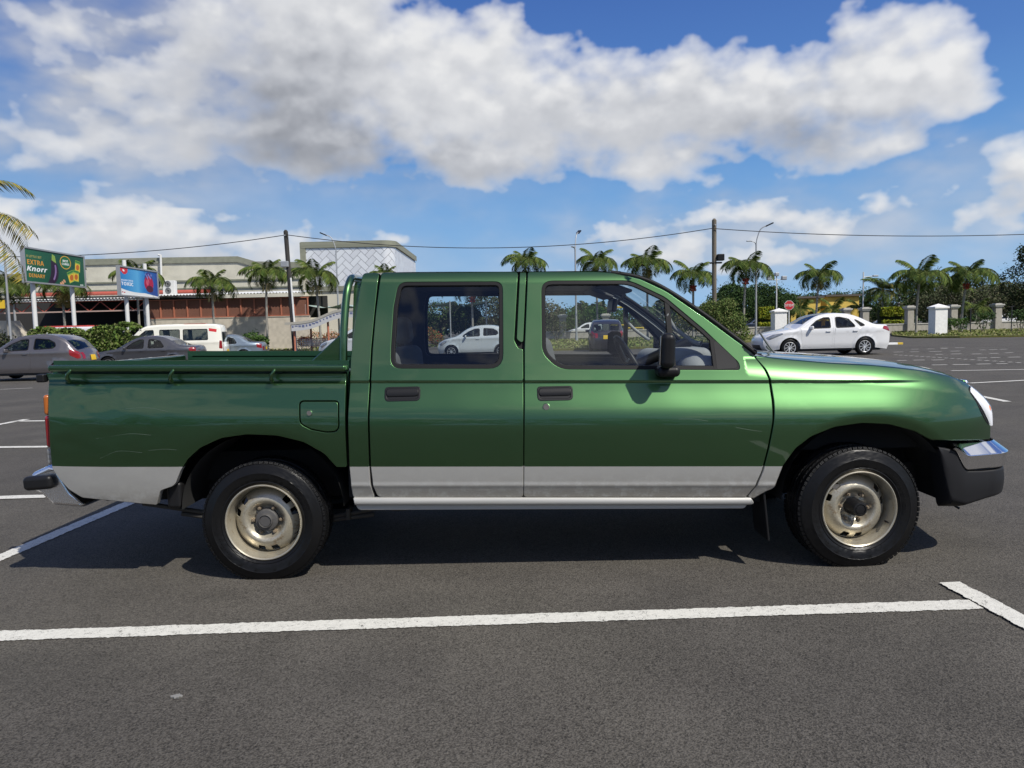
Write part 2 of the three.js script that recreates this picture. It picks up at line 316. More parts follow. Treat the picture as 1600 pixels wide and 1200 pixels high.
// painted markings: thin sheets with ragged edges
{
  const a = tileNoise(256, 31), b = tileNoise(64, 32);
  const c = tileNoise(512, 33), wear = dataTex(1024, 1024, (x, y) => { const w = 0.5 * c(x / 2, y / 2) + 0.3 * a(x / 4, y / 4) + 0.35 * b(x / 16, y / 16), k = w < 0.30 ? 0 : 1; return [k, k, k]; });
  const map = dataTex(1024, 1024, (x, y) => { const k = 0.92 + 0.10 * (b(x / 16, y / 16) - 0.5) + 0.2 * (a(x / 4, y / 4) - 0.5); return [k, k * 0.99, k * 0.965]; });
  map.repeat.set(1, 1);
  M.linePaint = std(0.62, 0.61, 0.565, 0.85, { map, bumpMap: map, bumpScale: 0.003, alphaMap: wear, alphaTest: 0.5 });
}
function stripe(p, q, w, y = 0.004, ragged = 0.008, step = 0.008) {   // p, q: [x, z] ends of the centre line
  const L = hypot(q[0] - p[0], q[1] - p[1]), dx = (q[0] - p[0]) / L, dz = (q[1] - p[1]) / L, n = max(1, Math.round(L / step)), n2 = createNoise2D(mulberry(floor(abs(p[0] * 97 + q[1] * 31)) + 5));
  const edge = (t, s) => w / 2 + ragged * (n2(t * 9, s * 5) * 0.5 + n2(t * 31, s * 7) * 0.4 + n2(t * 97, s * 9) * 0.35);
  const g = grid((u, v) => { const t = u * L, s = v < 0.5 ? -edge(t, 1) : edge(t, 2); const X = p[0] + dx * t - dz * s, Z = p[1] + dz * t + dx * s; return [X, y + gy(X, Z), Z]; }, n, 1);
  const gp = g.attributes.position, gu = g.attributes.uv; for (let i = 0; i < gp.count; i++) gu.setXY(i, gp.getX(i), gp.getZ(i));
  return g;
}
function marking(name, list) {
  const g = mesh(name, list, M.linePaint); g.userData.kind = 'structure'; return g;
}
// the bay beside the truck and its neighbours
const bay = [[-2.143, 1.391], [1.953, 1.308], [1.991, 1.056], [2.017, 1.505]];
marking('bay_line', [stripe([-6.4, bay[0][1] + 0.12], [bay[1][0], bay[1][1] + 0.0], 0.10), stripe(bay[2], [bay[2][0] + (bay[3][0] - bay[2][0]) * 6, bay[2][1] + (bay[3][1] - bay[2][1]) * 6], 0.10, 0.0082)]);
{
  const b = [[-2.886, .336], [-2.829, -.913]];
  const d = [b[1][0] - b[0][0], b[1][1] - b[0][1]];
  marking('bay_line', [stripe([b[0][0] - d[0] * 1.2, b[0][1] - d[1] * 1.2], [b[1][0] + d[0] * 0.9, b[1][1] + d[1] * 0.9], 0.10)]);
}

// bays across the car park: long lines nearby, short bay ends further off, and the dotted lane edge
const far = (list, w, y = 0.006) => list.map(([p, q]) => stripe(p, q, w, y, 0.006, 0.12));
const pairs = (l) => l.reduce((o, p, i) => (i % 2 ? o[o.length - 1].push(p) : o.push([p]), o), []);
marking('bay_line', far(pairs([[10.117, -12.313], [12.539, -12.125], [8.479, -9.049], [10.635, -9.621], [7.227, -6.836], [7.087, -5.995]]), 0.11));
marking('bay_line', far(pairs([[-14.834, -15.159], [-13.507, -16.024], [-7.361, -5.521], [-7.358, -6.593], [-7.404, -6.375], [-6.852, -6.315], [-6.264, -3.841], [-5.211, -3.762], [-4.256, -1.189], [-3.599, -1.21]]), 0.11));
const ends = pairs([[10.955, -14.519], [11.318, -14.456], [11.467, -14.455], [11.869, -14.406], [12.076, -14.444], [12.425, -14.419], [12.574, -14.418], [12.823, -14.371], [12.243, -16.737], [12.592, -16.727], [11.785, -16.885], [12.103, -16.85], [11.31, -16.875], [11.569, -16.869], [14.848, -17.298], [15.204, -17.288], [14.334, -17.303], [14.598, -17.297], [13.905, -17.261], [14.182, -17.247], [14.238, -19.95], [14.462, -19.928], [14.768, -19.973], [15.122, -19.989], [15.261, -19.666], [15.596, -19.691], [15.901, -19.735], [16.222, -19.77], [16.543, -19.928], [16.853, -19.973], [15.265, -22.101], [15.7, -22.085], [15.991, -22.026], [16.359, -22.056], [14.642, -22.244], [14.966, -22.235], [14.082, -22.341], [14.453, -22.372], [17.364, -22.528], [17.593, -22.514], [17.741, -22.559], [18.052, -22.561], [18.221, -22.671], [18.502, -22.698], [16.528, -24.466], [16.808, -24.423], [15.965, -24.553], [16.229, -24.523], [17.053, -24.407], [17.297, -24.39], [17.948, -24.955], [18.321, -24.93], [17.415, -25.017], [17.682, -24.986]]);
for (const e of ends) { const m = marking('bay_end_mark', far([e], 0.13)); }
marking('lane_dots', Array.from({ length: 21 }, (_, i) => { const a = [[13.082, -20.363], [13.335, -14.438]], p = [mix(a[0][0], a[1][0], i / 20), mix(a[0][1], a[1][1], i / 20)], d = [(a[1][0] - a[0][0]) / 52, (a[1][1] - a[0][1]) / 52]; return far([[p, [p[0] + d[0], p[1] + d[1]]]], 0.12)[0]; })).userData.kind = 'stuff';
// ---------------------------------------------------------------- the pickup truck
// x runs from tail to nose, y up, the near flank faces +z. SH is the slight nose-down stance of the body.
const SH = 0.022;
const wavy = dataTex(512, 512, (() => { const a = tileNoise(8, 67); return (x, y) => { const k = a(x / 64, y / 64); return [k, k, k]; }; })());
M.paint = phys(1, 1, 1, 0.37, { bumpMap: wavy, bumpScale: 0.0007, metalness: 0.98, clearcoat: 1, clearcoatRoughness: 0.03, vertexColors: true });
const GREEN = [0.066, 0.148, 0.058], SILVER = [0.395, 0.39, 0.37];
M.green = phys(...GREEN, 0.37, { metalness: 0.98, clearcoat: 1, clearcoatRoughness: 0.03 });
M.darkGreen = phys(0.018, 0.07, 0.035, 0.45, { metalness: 0.4, clearcoat: 0.6, clearcoatRoughness: 0.15 });
const dirt = dataTex(1024, 128, (() => { const a = tileNoise(64, 65), b = tileNoise(256, 66); return (x, y) => { const n = 0.6 * a(x / 16, y / 10) + 0.4 * b(x / 4, y / 3), d = sstep(0.75, 0.05, y / 128) * sstep(0.25, 0.75, n + 0.25 * (1 - y / 128)), k = 0.98 - 0.05 * n; return [mix(k, 0.50, 0.75 * d), mix(k, 0.45, 0.75 * d), mix(k, 0.38, 0.75 * d)]; }; })());
dirt.repeat.set(0.5, 1 / 0.30); dirt.offset.set(0, -0.30 / 0.30);
M.silver = phys(...SILVER, 0.42, { map: dirt, metalness: 0.25, clearcoat: 0.5, clearcoatRoughness: 0.12 });
M.sillPaint = phys(0.40, 0.395, 0.375, 0.5, { metalness: 0.2, clearcoat: 0.3, clearcoatRoughness: 0.3 });
M.scratch = std(0.09, 0.125, 0.10, 0.5);
M.rubber = phys(0.010, 0.010, 0.011, 0.55, { specularIntensity: 0.4 });
M.blackPlastic = phys(0.011, 0.011, 0.012, 0.42, { specularIntensity: 0.55 });
M.greyPlastic = phys(0.014, 0.014, 0.0155, 0.55, { specularIntensity: 0.5 });
M.under = std(0.012, 0.012, 0.012, 0.9);
M.galvanised = std(0.16, 0.16, 0.165, 0.45);
M.chrome = phys(0.88, 0.885, 0.90, 0.09, { metalness: 1 });
M.brightSteel = phys(0.90, 0.90, 0.91, 0.24, { metalness: 1 });
M.glass = phys(0.88, 0.91, 0.905, 0.01, { transmission: 1, thickness: 0, ior: 1.56 });
M.trim = std(0.062, 0.064, 0.068, 0.8);
M.seat = std(0.11, 0.115, 0.12, 0.95);
M.lightTrim = std(0.26, 0.27, 0.275, 0.7);
M.headlining = std(0.10, 0.10, 0.105, 0.9);
M.amber = phys(0.42, 0.12, 0.02, 0.18, { clearcoat: 1 });
M.redLens = phys(0.25, 0.012, 0.016, 0.15, { clearcoat: 1 });
M.clearLens = phys(0.97, 0.97, 0.98, 0.05, { transmission: 1, thickness: 0, ior: 1.22 });
M.mirror = phys(0.9, 0.9, 0.9, 0.02, { metalness: 1 });

const profile = smoothTable([[0.0,.76], [.28,.765], [.34,.80], [.40,.820], [.48,.834], [.58,.842], [.66,.8455], [.735,.8465], [.78,.843], [.82,.8345], [.86,.8215], [.92,.7995], [.956,.785], [1.0,.768], [1.06,.746], [1.20,.699], [1.35,.650], [1.5,.602], [1.58,.575], [1.7,.535]]);
const taper = (x) => (x > 1.7 ? 0.20 * ((x - 1.7) / 0.75) ** 2.3 : 0) + (x < -1.85 ? 0.03 * ((-1.85 - x) / 0.45) ** 2 : 0);
const REAR = [-1.258, .254], FRONT = [1.738, .259];
// the lip round a wheel arch turns under inside a soft edge of radius r
const flare = (x, y, c, r, k) => { const d = (r - hypot(x - c[0], y - c[1])) / 0.11; if (d < -0.2) return 0; const e = d < 0.2 ? (d + 0.2) ** 2 / 0.8 : d; return -k * min(e, 1.3) * sstep(0.42, 0.60, y + SH * x); };
const crease = (x, yb) => { const fade = sstep(2.16, 1.75, x), d = yb - 0.956; return fade * (-0.011 * sstep(0.009, -0.007, d) * sstep(-0.17, -0.012, d)); };
const roofTop = smoothTable([[-0.78, 1.492], [-0.3, 1.508], [0.2, 1.512], [0.43, 1.509]]);
const hoodSeam = [[1.21, 1.048], [1.388, 1.029], [1.575, 1.012], [1.794, .995], [2.025, .966], [2.209, .928], [2.312, .891], [2.351, .867]];
const hoodY = smoothTable(hoodSeam);
function cabSide(x, y) {
  const yb = y + SH * x; let z = profile(yb) - taper(x) + crease(x, yb);
  if (yb < 0.5) { const d = yb - 0.456; z += 0.004 * exp(-((d / 0.012) ** 2)) - 0.006 * sstep(0.0, -0.06, d); }
  z += flare(x, y, FRONT, 0.505, 0.030) * (x > 1.1 ? 1 : 0);
  if (x > 1.15) { const d = hoodY(x) - y; if (d < 0.10) z -= 0.040 * (1 - max(d, 0) / 0.10) ** 2; }
  if (x < 0.6) { const d = 1.512 - yb; if (d < 0.07) z -= 0.030 * (1 - max(d, 0) / 0.07) ** 2; }
  return z;
}
const bedProfile = smoothTable([[0.3, 0.795], [0.40, 0.820], [0.48, 0.833], [0.58, 0.841], [0.66, 0.8445], [0.735, 0.845], [0.78, 0.842], [0.82, 0.835], [0.88, 0.820], [0.925, 0.809], [0.945, 0.803], [0.958, 0.793], [0.972, 0.787], [1.0, 0.786], [1.06, 0.786]]);
function bedSide(x, y) {
  const yb = y + SH * x; let z = bedProfile(yb) - taper(x);
  z += flare(x, y, REAR, 0.515, 0.012) + 0.0016 * dents(x, y);
  return z;
}
const dent = createNoise2D(mulberry(8));
// the flank of the bed is a little wavy, with one knock below the rail
function dents(x, y) { return 0.55 * dent(x * 2.2, y * 3.1) + 0.25 * exp(-((x + 2.03) ** 2 / 0.006 + (y - 0.985) ** 2 / 0.0006)) * -7 + 0.5 * dent(x * 5 + 4, y * 9) * sstep(-1.5, -1.9, x); }

const truck = thing('pickup_truck', 'green and silver double cab pickup truck parked side on between white bay lines', 'pickup truck');
const tp = (name, geo, mat, parent = truck) => mesh(name, geo, mat, parent);
const PAINT = { keep: 1, cut: [0.5495, 0.972, 0.966, 0.961, 0.956, 0.951, 0.946, 0.94], colors: [GREEN, SILVER], shear: SH, cell: 0.02 };
const GRN = { colors: [GREEN], shear: SH, cell: 0.035 }, LOW = { keep: -1, cut: [0.5495, 0.475, 0.468, 0.462, 0.456, 0.450, 0.444, 0.436], shear: SH, cell: 0.03 };

const bedLoop = rp([[-2.279, 1.046], [-.809, 1.014], [-.811, .568, .008], [-.858, .569, .004], [-.913, .637, .1], [-1.011, .696, .12], [-1.139, .73, .15], [-1.283, .739, .15], [-1.408, .724, .12], [-1.512, .679, .1], [-1.578, .624, .06], [-1.618, .568], [-1.653, .494, .05], [-1.726, .47, .03], [-1.755, .396, .01], [-1.924, .417], [-2.116, .44, .04], [-2.177, .483, .1], [-2.217, .536, .08], [-2.247, .59, .03], [-2.246, .689], [-2.243, .814], [-2.256, .96, .02], [-2.257, .996, .02]]);
const cabCorner = rp([[-.742, 1.512, .02], [-.665, 1.51, .01], [-.682, 1.306], [-.694, 1.132], [-.698, .963], [-.703, .566], [-.702, .476, .08], [-.688, .406, .01], [-.788, .408, .02], [-.793, .568], [-.788, .965], [-.787, 1.087], [-.771, 1.276, .2], [-.758, 1.388, .2]]);
const rearDoor = rp([[-.648, 1.51, .01], [.04, 1.501, .012], [.013, 1.157, .03], [.032, 1.116, .02], [.056, 1.112, .01], [.039, .396, .012], [-.666, .41, .03], [-.683, .472, .08], [-.689, .565], [-.685, .962], [-.681, 1.132], [-.67, 1.306]]);
const frontDoor = rp([[.096, 1.5, .012], [.419, 1.496, .3], [.525, 1.483, .2], [.659, 1.447, .2], [.784, 1.383, .3], [.966, 1.246], [1.114, 1.126], [1.201, 1.058, .02], [1.237, .989, .1], [1.255, .927, .1], [1.255, .837, .2], [1.247, .737, .2], [1.223, .607, .2], [1.198, .5, .2], [1.167, .423, .1], [1.133, .371, .02], [.048, .396, .012], [.069, 1.115]]);
const fender = rp([[1.216, 1.048, .004], [1.387, 1.026, .5], [1.574, 1.006, .5], [1.793, .989, .5], [2.024, .96, .5], [2.207, .922, .3], [2.301, .885, .1], [2.33, .862, .01], [2.307, .847, .02], [2.312, .816, .05], [2.373, .707, .05], [2.419, .667, .01], [2.422, .604, .008], [2.038, .633, .02], [1.953, .679, .12], [1.822, .717, .15], [1.691, .727, .15], [1.552, .712, .15], [1.435, .668, .12], [1.359, .61, .1], [1.299, .523], [1.261, .414, .03], [1.225, .398, .02], [1.171, .363, .01], [1.148, .37, .01], [1.183, .419, .1], [1.213, .496, .2], [1.238, .607, .2], [1.262, .737, .2], [1.271, .836, .2], [1.27, .927, .1], [1.253, .989, .1]]);
const rearOpening = rp([[-.564, 1.465, .055], [-.033, 1.456, .045], [-.039, 1.018, .075], [-.597, 1.031, .11], [-.596, 1.145], [-.587, 1.336]]);
const frontOpening = rp([[.157, 1.455, .06], [.61, 1.447, .2], [.782, 1.357, .2], [.961, 1.192, .4], [1.122, 1.022, .06], [1.121, .985, .035], [.227, 1.009, .16], [.149, 1.091, .1]]);
const fuelDoor = rp([[-1.021, .884, .015], [-.845, .88, .015], [-.843, .745, .03], [-.904, .745, .03], [-.971, .76, .04], [-1.018, .786, .03]]);
const gap = inset(fuelDoor, -0.011);

function half(s) {
  const o = { s };
  const bed = tp('bed_side', skin(bedLoop, s > 0 ? [gap] : [], bedSide, { ...PAINT, ...o, th: 0.03 }), M.paint);
  tp('lower_panel', skin(bedLoop, [], bedSide, { ...LOW, ...o, th: 0.03 }), M.silver, bed);
  if (s > 0) {
    const lid = tp('fuel_door', skin(fuelDoor, [], bedSide, { ...GRN, ...o, th: 0.02, bev: 0.004 }), M.paint, bed);
    const [lx, ly] = [-.977, .833];
    tp('lock', move(new THREE.CylinderGeometry(0.012, 0.013, 0.012, 20).rotateX(PI / 2), lx, ly, bedSide(lx, ly) + 0.003), M.chrome, bed);
    tp('recess', skin(inset(gap, -0.01), [], (x, y) => bedSide(x, y) - 0.025, { ...o, th: 0, cell: 0.1 }), M.under, bed);
  }
  // the rolled top rail with its rope hooks
  const ra = [-2.225, 1.076], rb = [-0.797, 1.0435], rail = tp('bed_rail', [rbox(-0.714, 0.714, -0.0155, 0.0155, 0.765, 0.838, 0.012, 3).rotateZ(-SH).translate((ra[0] + rb[0]) / 2, (ra[1] + rb[1]) / 2, 0)].map((g) => (s > 0 ? g : g.applyMatrix4(new THREE.Matrix4().makeScale(1, 1, -1)))), M.green);
  for (const u of [-2.128, -1.635, -1.150, -0.90].slice(0, 3)) {
    const y = 1.062 - SH * (u + 1.53) + 0.0;
    tp('rope_hook', [tube([[u + 0.014, y, s * 0.818], [u + 0.012, y - 0.012, s * 0.832], [u - 0.002, y - 0.035, s * 0.838], [u - 0.006, y - 0.058, s * 0.828], [u - 0.006, y - 0.066, s * 0.814]], 0.0085, 14, 8), tube([[u - 0.006, y - 0.052, s * 0.831], [u - 0.006, y - 0.066, s * 0.817]], 0.0105, 2, 8)], M.green, rail);
  }
  // inside of the load bed
  tp('bed_wall', [box(-2.25, -0.80, 0.79, 1.06, s * 0.735, s * 0.745), ...[-2.0, -1.75, -1.5, -1.25, -1.0].map((x) => rbox(x - 0.03, x + 0.03, 0.80, 1.0, s * 0.715, s * 0.74, 0.006)), box(-2.22, -0.80, 1.018, 1.026, s * 0.735, s * 0.785)].map((g) => g.applyMatrix4(new THREE.Matrix4().makeShear(-SH, 0, 0, 0, 0, 0))), M.darkGreen);

  const corner = tp('cab_corner', skin(cabCorner, [], cabSide, { ...PAINT, ...o, th: 0.05 }), M.paint);
  tp('lower_panel', skin(cabCorner, [], cabSide, { ...LOW, ...o, th: 0.05 }), M.silver, corner);
  tp('pillar_gap', skin(rp([[.013, 1.505], [.11, 1.503], [.085, 1.08], [.003, 1.082]]), [], (x, y) => cabSide(x, y) - 0.024, { ...o, th: 0, cell: 0.1 }), M.under);
  tp('door_pillar', skin(rp([[.055, 1.5, .005], [.083, 1.5, .005], [.058, 1.143, .012], [.03, 1.163, .02]]), [], (x, y) => cabSide(x, y) - 0.004, { ...GRN, ...o, th: 0.02, bev: 0.002 }), M.paint);

  const door = (name, loop, opening, handleAt, lock) => {
    const d = tp(name, skin(loop, [opening], cabSide, { ...PAINT, ...o, th: 0.03, bev: 0.004 }), M.paint);
    tp('lower_panel', skin(loop, [], cabSide, { ...LOW, ...o, th: 0.03, bev: 0.004 }), M.silver, d);
    tp('window', skin(inset(opening, 0.016), [], (x, y) => cabSide(x, y) - 0.017, { ...o, th: 0, cell: 0.08 }), M.glass, d);
    tp('window_seal', [skin(opening, [inset(opening, 0.019)], (x, y) => cabSide(x, y) - 0.004, { ...o, th: 0.02, bev: 0.004, cell: 0.08 })], M.rubber, d);
    const [hx, hy] = handleAt;
    const w = 0.084, h = 0.031, R = (k, a, b) => rp([[hx - w * k, hy - h * a, 0.02], [hx + w * k, hy - h * a, 0.02], [hx + w * k, hy + h * b, 0.014], [hx - w * k, hy + h * b, 0.014]]);
    tp('door_handle', [skin(R(1, 1, 1), [R(0.93, 0.85, 0.85)], (x, y) => cabSide(x, y) + 0.004, { ...o, th: 0.01, bev: 0.003 }), skin(R(0.95, 0.9, 0.9), [], (x, y) => cabSide(x, y) + 0.001 , { ...o, th: 0, cell: 0.02 }),
      skin(R(0.90, 0.28, 0.78), [], (x, y) => cabSide(x, y) + 0.010 - 12 * (y - hy - 0.009) ** 2, { ...o, th: 0.012, bev: 0.004, cell: 0.012 })], M.blackPlastic, d);
    if (lock) tp('lock', move(new THREE.CylinderGeometry(0.015, 0.017, 0.010, 22).rotateX(PI / 2), lock[0], lock[1], s * (cabSide(...lock) + 0.002)), M.chrome, d);
    return d;
  };
  const rd = door('rear_door', rearDoor, rearOpening, [-.533, .911]);
  const fd = door('front_door', frontDoor, frontOpening, [.208, .897], [.163, .836]);
  // the post between the sliding and the fixed pane, and the black corner plate
  const zf = (d) => (x, y) => cabSide(x, y) - d;
  tp('quarter_post', skin(rp([[.777, 1.337], [.798, 1.314], [.807, .989], [.782, .99]]), [], zf(0.006), { ...o, th: 0.012, cell: 0.1 }), M.rubber, fd);
  tp('corner_plate', skin(rp([[1.004, 1.141, .01], [1.104, 1.035, .02], [1.109, .998, .015], [1.008, .994, .004]]), [], zf(0.002), { ...o, th: 0.012, cell: 0.1 }), M.greyPlastic, fd);
  tp('corner_edge', skin(rp([[.986, 1.154], [1.01, 1.137], [1.015, .994], [.993, .994]]), [], zf(0.003), { ...o, th: 0.012, cell: 0.1 }), M.rubber, fd);

  // door mirror on its foot
  const mx = 0.755, mir = new THREE.Group(); mir.name = 'door_mirror'; fd.add(mir);
  const flip = (g) => (s > 0 ? g : g.applyMatrix4(new THREE.Matrix4().makeScale(1, 1, -1)));
  tp('mirror_foot', [flip(rbox(mx - 0.055, mx + 0.055, 0.966, 1.018, 0.745, 0.852, 0.024, 4)), flip(rod([mx + 0.006, 1.0, 0.82], [mx + 0.004, 1.04, 0.835], 0.013, 0.013, 10))], M.blackPlastic, mir);
  tp('mirror_shell', flip(move(new RoundedBoxGeometry(0.068, 0.166, 0.145, 5, 0.0285).rotateZ(-0.05).rotateY(-0.12), mx - 0.016, 1.096, 0.866)), M.blackPlastic, mir);
  tp('mirror_glass', flip(move(new RoundedBoxGeometry(0.004, 0.135, 0.125, 2, 0.001).rotateZ(-0.05).rotateY(-0.30), mx - 0.040, 1.098, 0.862)), M.mirror, mir);

  const fen = tp('front_fender', skin(fender, [], cabSide, { ...PAINT, ...o, th: 0.03, bev: 0.006 }), M.paint);
  tp('lower_panel', skin(fender, [], cabSide, { ...LOW, ...o, th: 0.03, bev: 0.006 }), M.silver, fen);

  // sill: a bright ledge over a recessed lower lip
  tp('sill', [skin(rp([[-.785, .406], [1.153, .361], [1.168, .335, .01], [1.131, .333], [-.779, .377]]), [], (x, y) => 0.818 + 0.009 * cos(clamp((y + SH * x - 0.372) / 0.02, -1, 1) * PI / 2), { ...o, th: 0.03, bev: 0.004, cell: 0.03 }), skin(rp([[-.779, .376], [1.142, .332], [1.126, .311, .02], [-.767, .347, .02]]), [], () => 0.806, { ...o, th: 0.03, bev: 0.003, cell: 0.3 })], M.sillPaint);

  // tail lamp: amber over red, chrome strip below
  const lamp = new THREE.Group(); lamp.name = 'tail_light'; truck.add(lamp);
  const tl = (v0, v1) => flip(rbox(-2.289, -2.258, v1, v0, 0.655, 0.792, 0.014, 3));
  tp('indicator_lens', tl(0.945, 0.845), M.amber, lamp); tp('brake_lens', tl(0.843, 0.685), M.redLens, lamp); tp('lamp_surround', tl(0.683, 0.60), M.silver, lamp);

  // headlamp: clear lens wrapped round the corner with an amber bulb holder
  const hl = new THREE.Group(); hl.name = 'headlight'; truck.add(hl);
  const lampAt = (u, v, d) => { const a = u * PI / 2, y = mix(0.872, 0.668, v), xa = mix(2.305, 2.432, v), za = cabSide(xa, y); return [xa - d * 0.5 + (mix(0.088, 0.072, v) + 0.056 * sin(PI * v) - d * 0.6) * sin(a), y, s * (za - d - (0.30 - d) * (1 - cos(a)))]; };
  tp('lens', grid((u, v) => lampAt(u, v, 0), 20, 10), M.clearLens, hl);
  tp('reflector', grid((u, v) => lampAt(u, v, 0.006), 20, 10), std(0.78, 0.79, 0.81, 0.45), hl);
  tp('bulb', move(new THREE.SphereGeometry(0.020, 14, 10).scale(0.8, 1.2, 0.8), ...lampAt(0.26, 0.60, 0.018)), phys(0.9, 0.26, 0.06, 0.3), hl);
  tp('lamp_seal', flip(tube([[2.332, .867], [2.31, .857], [2.304, .842], [2.318, .812], [2.345, .753], [2.375, .707], [2.405, .677]].map(([x, y]) => [x, y, cabSide(min(x, 2.44), y) - 0.004]), 0.006, 30, 6)), M.rubber, hl);

  // mud flaps and inner arches
  tp('mud_flap', flip(move(rbox(-0.006, 0.006, -0.15, 0.15, -0.10, 0.10, 0.005).rotateZ(0.10), 1.235, 0.29, 0.705)), M.blackPlastic);
  tp('mud_flap', flip(move(new RoundedBoxGeometry(0.075, 0.135, 0.15, 3, 0.02), -1.685, 0.43, 0.70)), M.blackPlastic);
  for (const [c, r, t0, t1] of [[[-1.245, 0.36], 0.40, 0.0, PI], [[1.74, 0.34], 0.42, -0.1, PI]]) tp('wheel_arch', grid((u, v) => { const a = mix(t0, t1, u); return [c[0] + r * cos(a), c[1] + (r - 0.03) * sin(a), s * mix(0.78, 0.38, v)]; }, 30, 1), M.under);
}
half(1); half(-1);
// thin pale lines laid along the near flank
for (const line of [[[-1.997, .636], [-1.906, .669], [-1.792, .66]], [[-1.76, .669], [-1.686, .674], [-1.624, .669]], [[-2.01, .731], [-1.853, .752], [-1.742, .744]], [[-1.865, .872], [-1.761, .875], [-1.661, .855]], [[.797, .763], [.874, .761], [.939, .75]], [[1.074, .717], [1.141, .703], [1.197, .695]]]) tp('scratch', tube(line.map(([x, y]) => [x, y, (x < -0.79 ? bedSide(x, y) : cabSide(x, y)) - 0.0001]), 0.0007, 30, 4), M.scratch);


// roof, windscreen, bonnet, rear wall
const cabEdge = [[-.746, 1.512], [-.571, 1.515], [-.311, 1.512], [.013, 1.505], [.419, 1.499], [.525, 1.488], [.66, 1.459], [.785, 1.399], [.968, 1.269], [1.116, 1.148], [1.215, 1.064]];
function along(list, t) { const f = t * (list.length - 1), i = min(list.length - 2, floor(f)), k = f - i; const g = (j) => list[clamp(j, 0, list.length - 1)]; const cr = (a, b, c, d) => 0.5 * (2 * b + (c - a) * k + (2 * a - 5 * b + 4 * c - d) * k * k + (3 * b - a - 3 * c + d) * k * k * k); return [0, 1].map((n) => cr(g(i - 1)[n], g(i)[n], g(i + 1)[n], g(i + 2)[n])); }
const edgeZ = (x, y) => min(profile(y + SH * x) - taper(x) - 0.022, 0.80);
function roofPoint(t, v, bow, crown) { const [x, y] = along(cabEdge, t), s = v * 2 - 1, q = 1 - s * s; return [x + bow * q, y + crown * (1 - s * s * (1.4 - 0.4 * s * s)), s * edgeZ(x, y)]; }
tp('roof', grid((u, v) => roofPoint(u * 0.52, v, 0.07 * u * u, 0.030), 34, 28), M.green);
tp('windscreen', grid((u, v) => { const p = roofPoint(mix(0.53, 0.985, u), v, mix(0.07, 0.11, u), mix(0.030, 0.012, u)); return p; }, 16, 24), M.glass);
tp('windscreen_seal', [...[-1, 1].map((s) => tube(Array.from({ length: 12 }, (_, i) => { const p = roofPoint(mix(0.49, 1, i / 11), s > 0 ? 0.992 : 0.008, 0.09, 0); return p; }), 0.013, 30, 6)), tube(Array.from({ length: 15 }, (_, i) => roofPoint(0.525, i / 14, 0.07, 0.028)), 0.013, 24, 6), tube(Array.from({ length: 15 }, (_, i) => roofPoint(0.985, i / 14, 0.11, 0.014)), 0.014, 24, 6)], M.rubber);
for (const s of [-1, 1]) tp('pillar', grid((u, v) => { const a = roofPoint(mix(0.5, 1, u), s > 0 ? 1 : 0, 0, 0); return [a[0] - 0.02 * v, a[1] - 0.035 * v, a[2] - s * 0.03 * v]; }, 14, 1), M.lightTrim);
const hoodX0 = 1.19, hoodX1 = 2.325;
const hoodPoint = (u, v) => { const x = mix(hoodX0, hoodX1, u), s = v * 2 - 1, y = hoodY(x), z = cabSide(x, y - 0.002) - 0.004; const q = 1 - s * s; return [x + 0.10 * q * u + 0.06 * q * (1 - u) * 0, y + 0.026 * (1 - abs(s) ** 3) + 0.006 * exp(-(((abs(s) - 0.62) / 0.06) ** 2)) * (1 - u), s * z]; };
tp('bonnet', grid(hoodPoint, 40, 40), M.green);
tp('cowl', [rbox(1.10, 1.29, 1.00, 1.052, -0.62, 0.62, 0.01), ...[-0.5, -0.3, -0.1, 0.1, 0.3, 0.5].map((z) => rbox(1.20, 1.30, 1.05, 1.058, z - 0.05, z + 0.05, 0.003))], M.blackPlastic);
for (const [z, x0, y0, x1, y1] of [[0.30, 1.463, 1.028, 1.366, 1.165], [-0.36, 1.675, 1.03, 1.637, 1.064]]) tp('wiper', tube([[x0 + 0.03, y0 - 0.02, z], [mix(x0, x1, 0.4), mix(y0, y1, 0.4), z + 0.01], [x1, y1, z + 0.02]], 0.0055, 14, 6), M.galvanised);
{
  const sh = new THREE.Shape(rp([[-0.74, 0.36, 0.02], [0.74, 0.36, 0.02], [0.745, 0.95, 0.1], [0.575, 1.47, 0.08], [-0.575, 1.47, 0.08], [-0.745, 0.95, 0.1]]).map((p) => new THREE.Vector2(...p)));
  const hole = rp([[-0.58, 1.06, 0.06], [0.58, 1.06, 0.06], [0.50, 1.38, 0.06], [-0.50, 1.38, 0.06]]);
  sh.holes.push(new THREE.Path(hole.map((p) => new THREE.Vector2(...p))));
  tp('rear_wall', new THREE.ExtrudeGeometry(sh, { depth: 0.03, bevelEnabled: false }).rotateY(-PI / 2).translate(-0.765, 0.005, 0), M.green);
  tp('rear_window', new THREE.ShapeGeometry(new THREE.Shape(hole.map((p) => new THREE.Vector2(...p)))).rotateY(-PI / 2).translate(-0.775, 0.005, 0), M.glass);
}
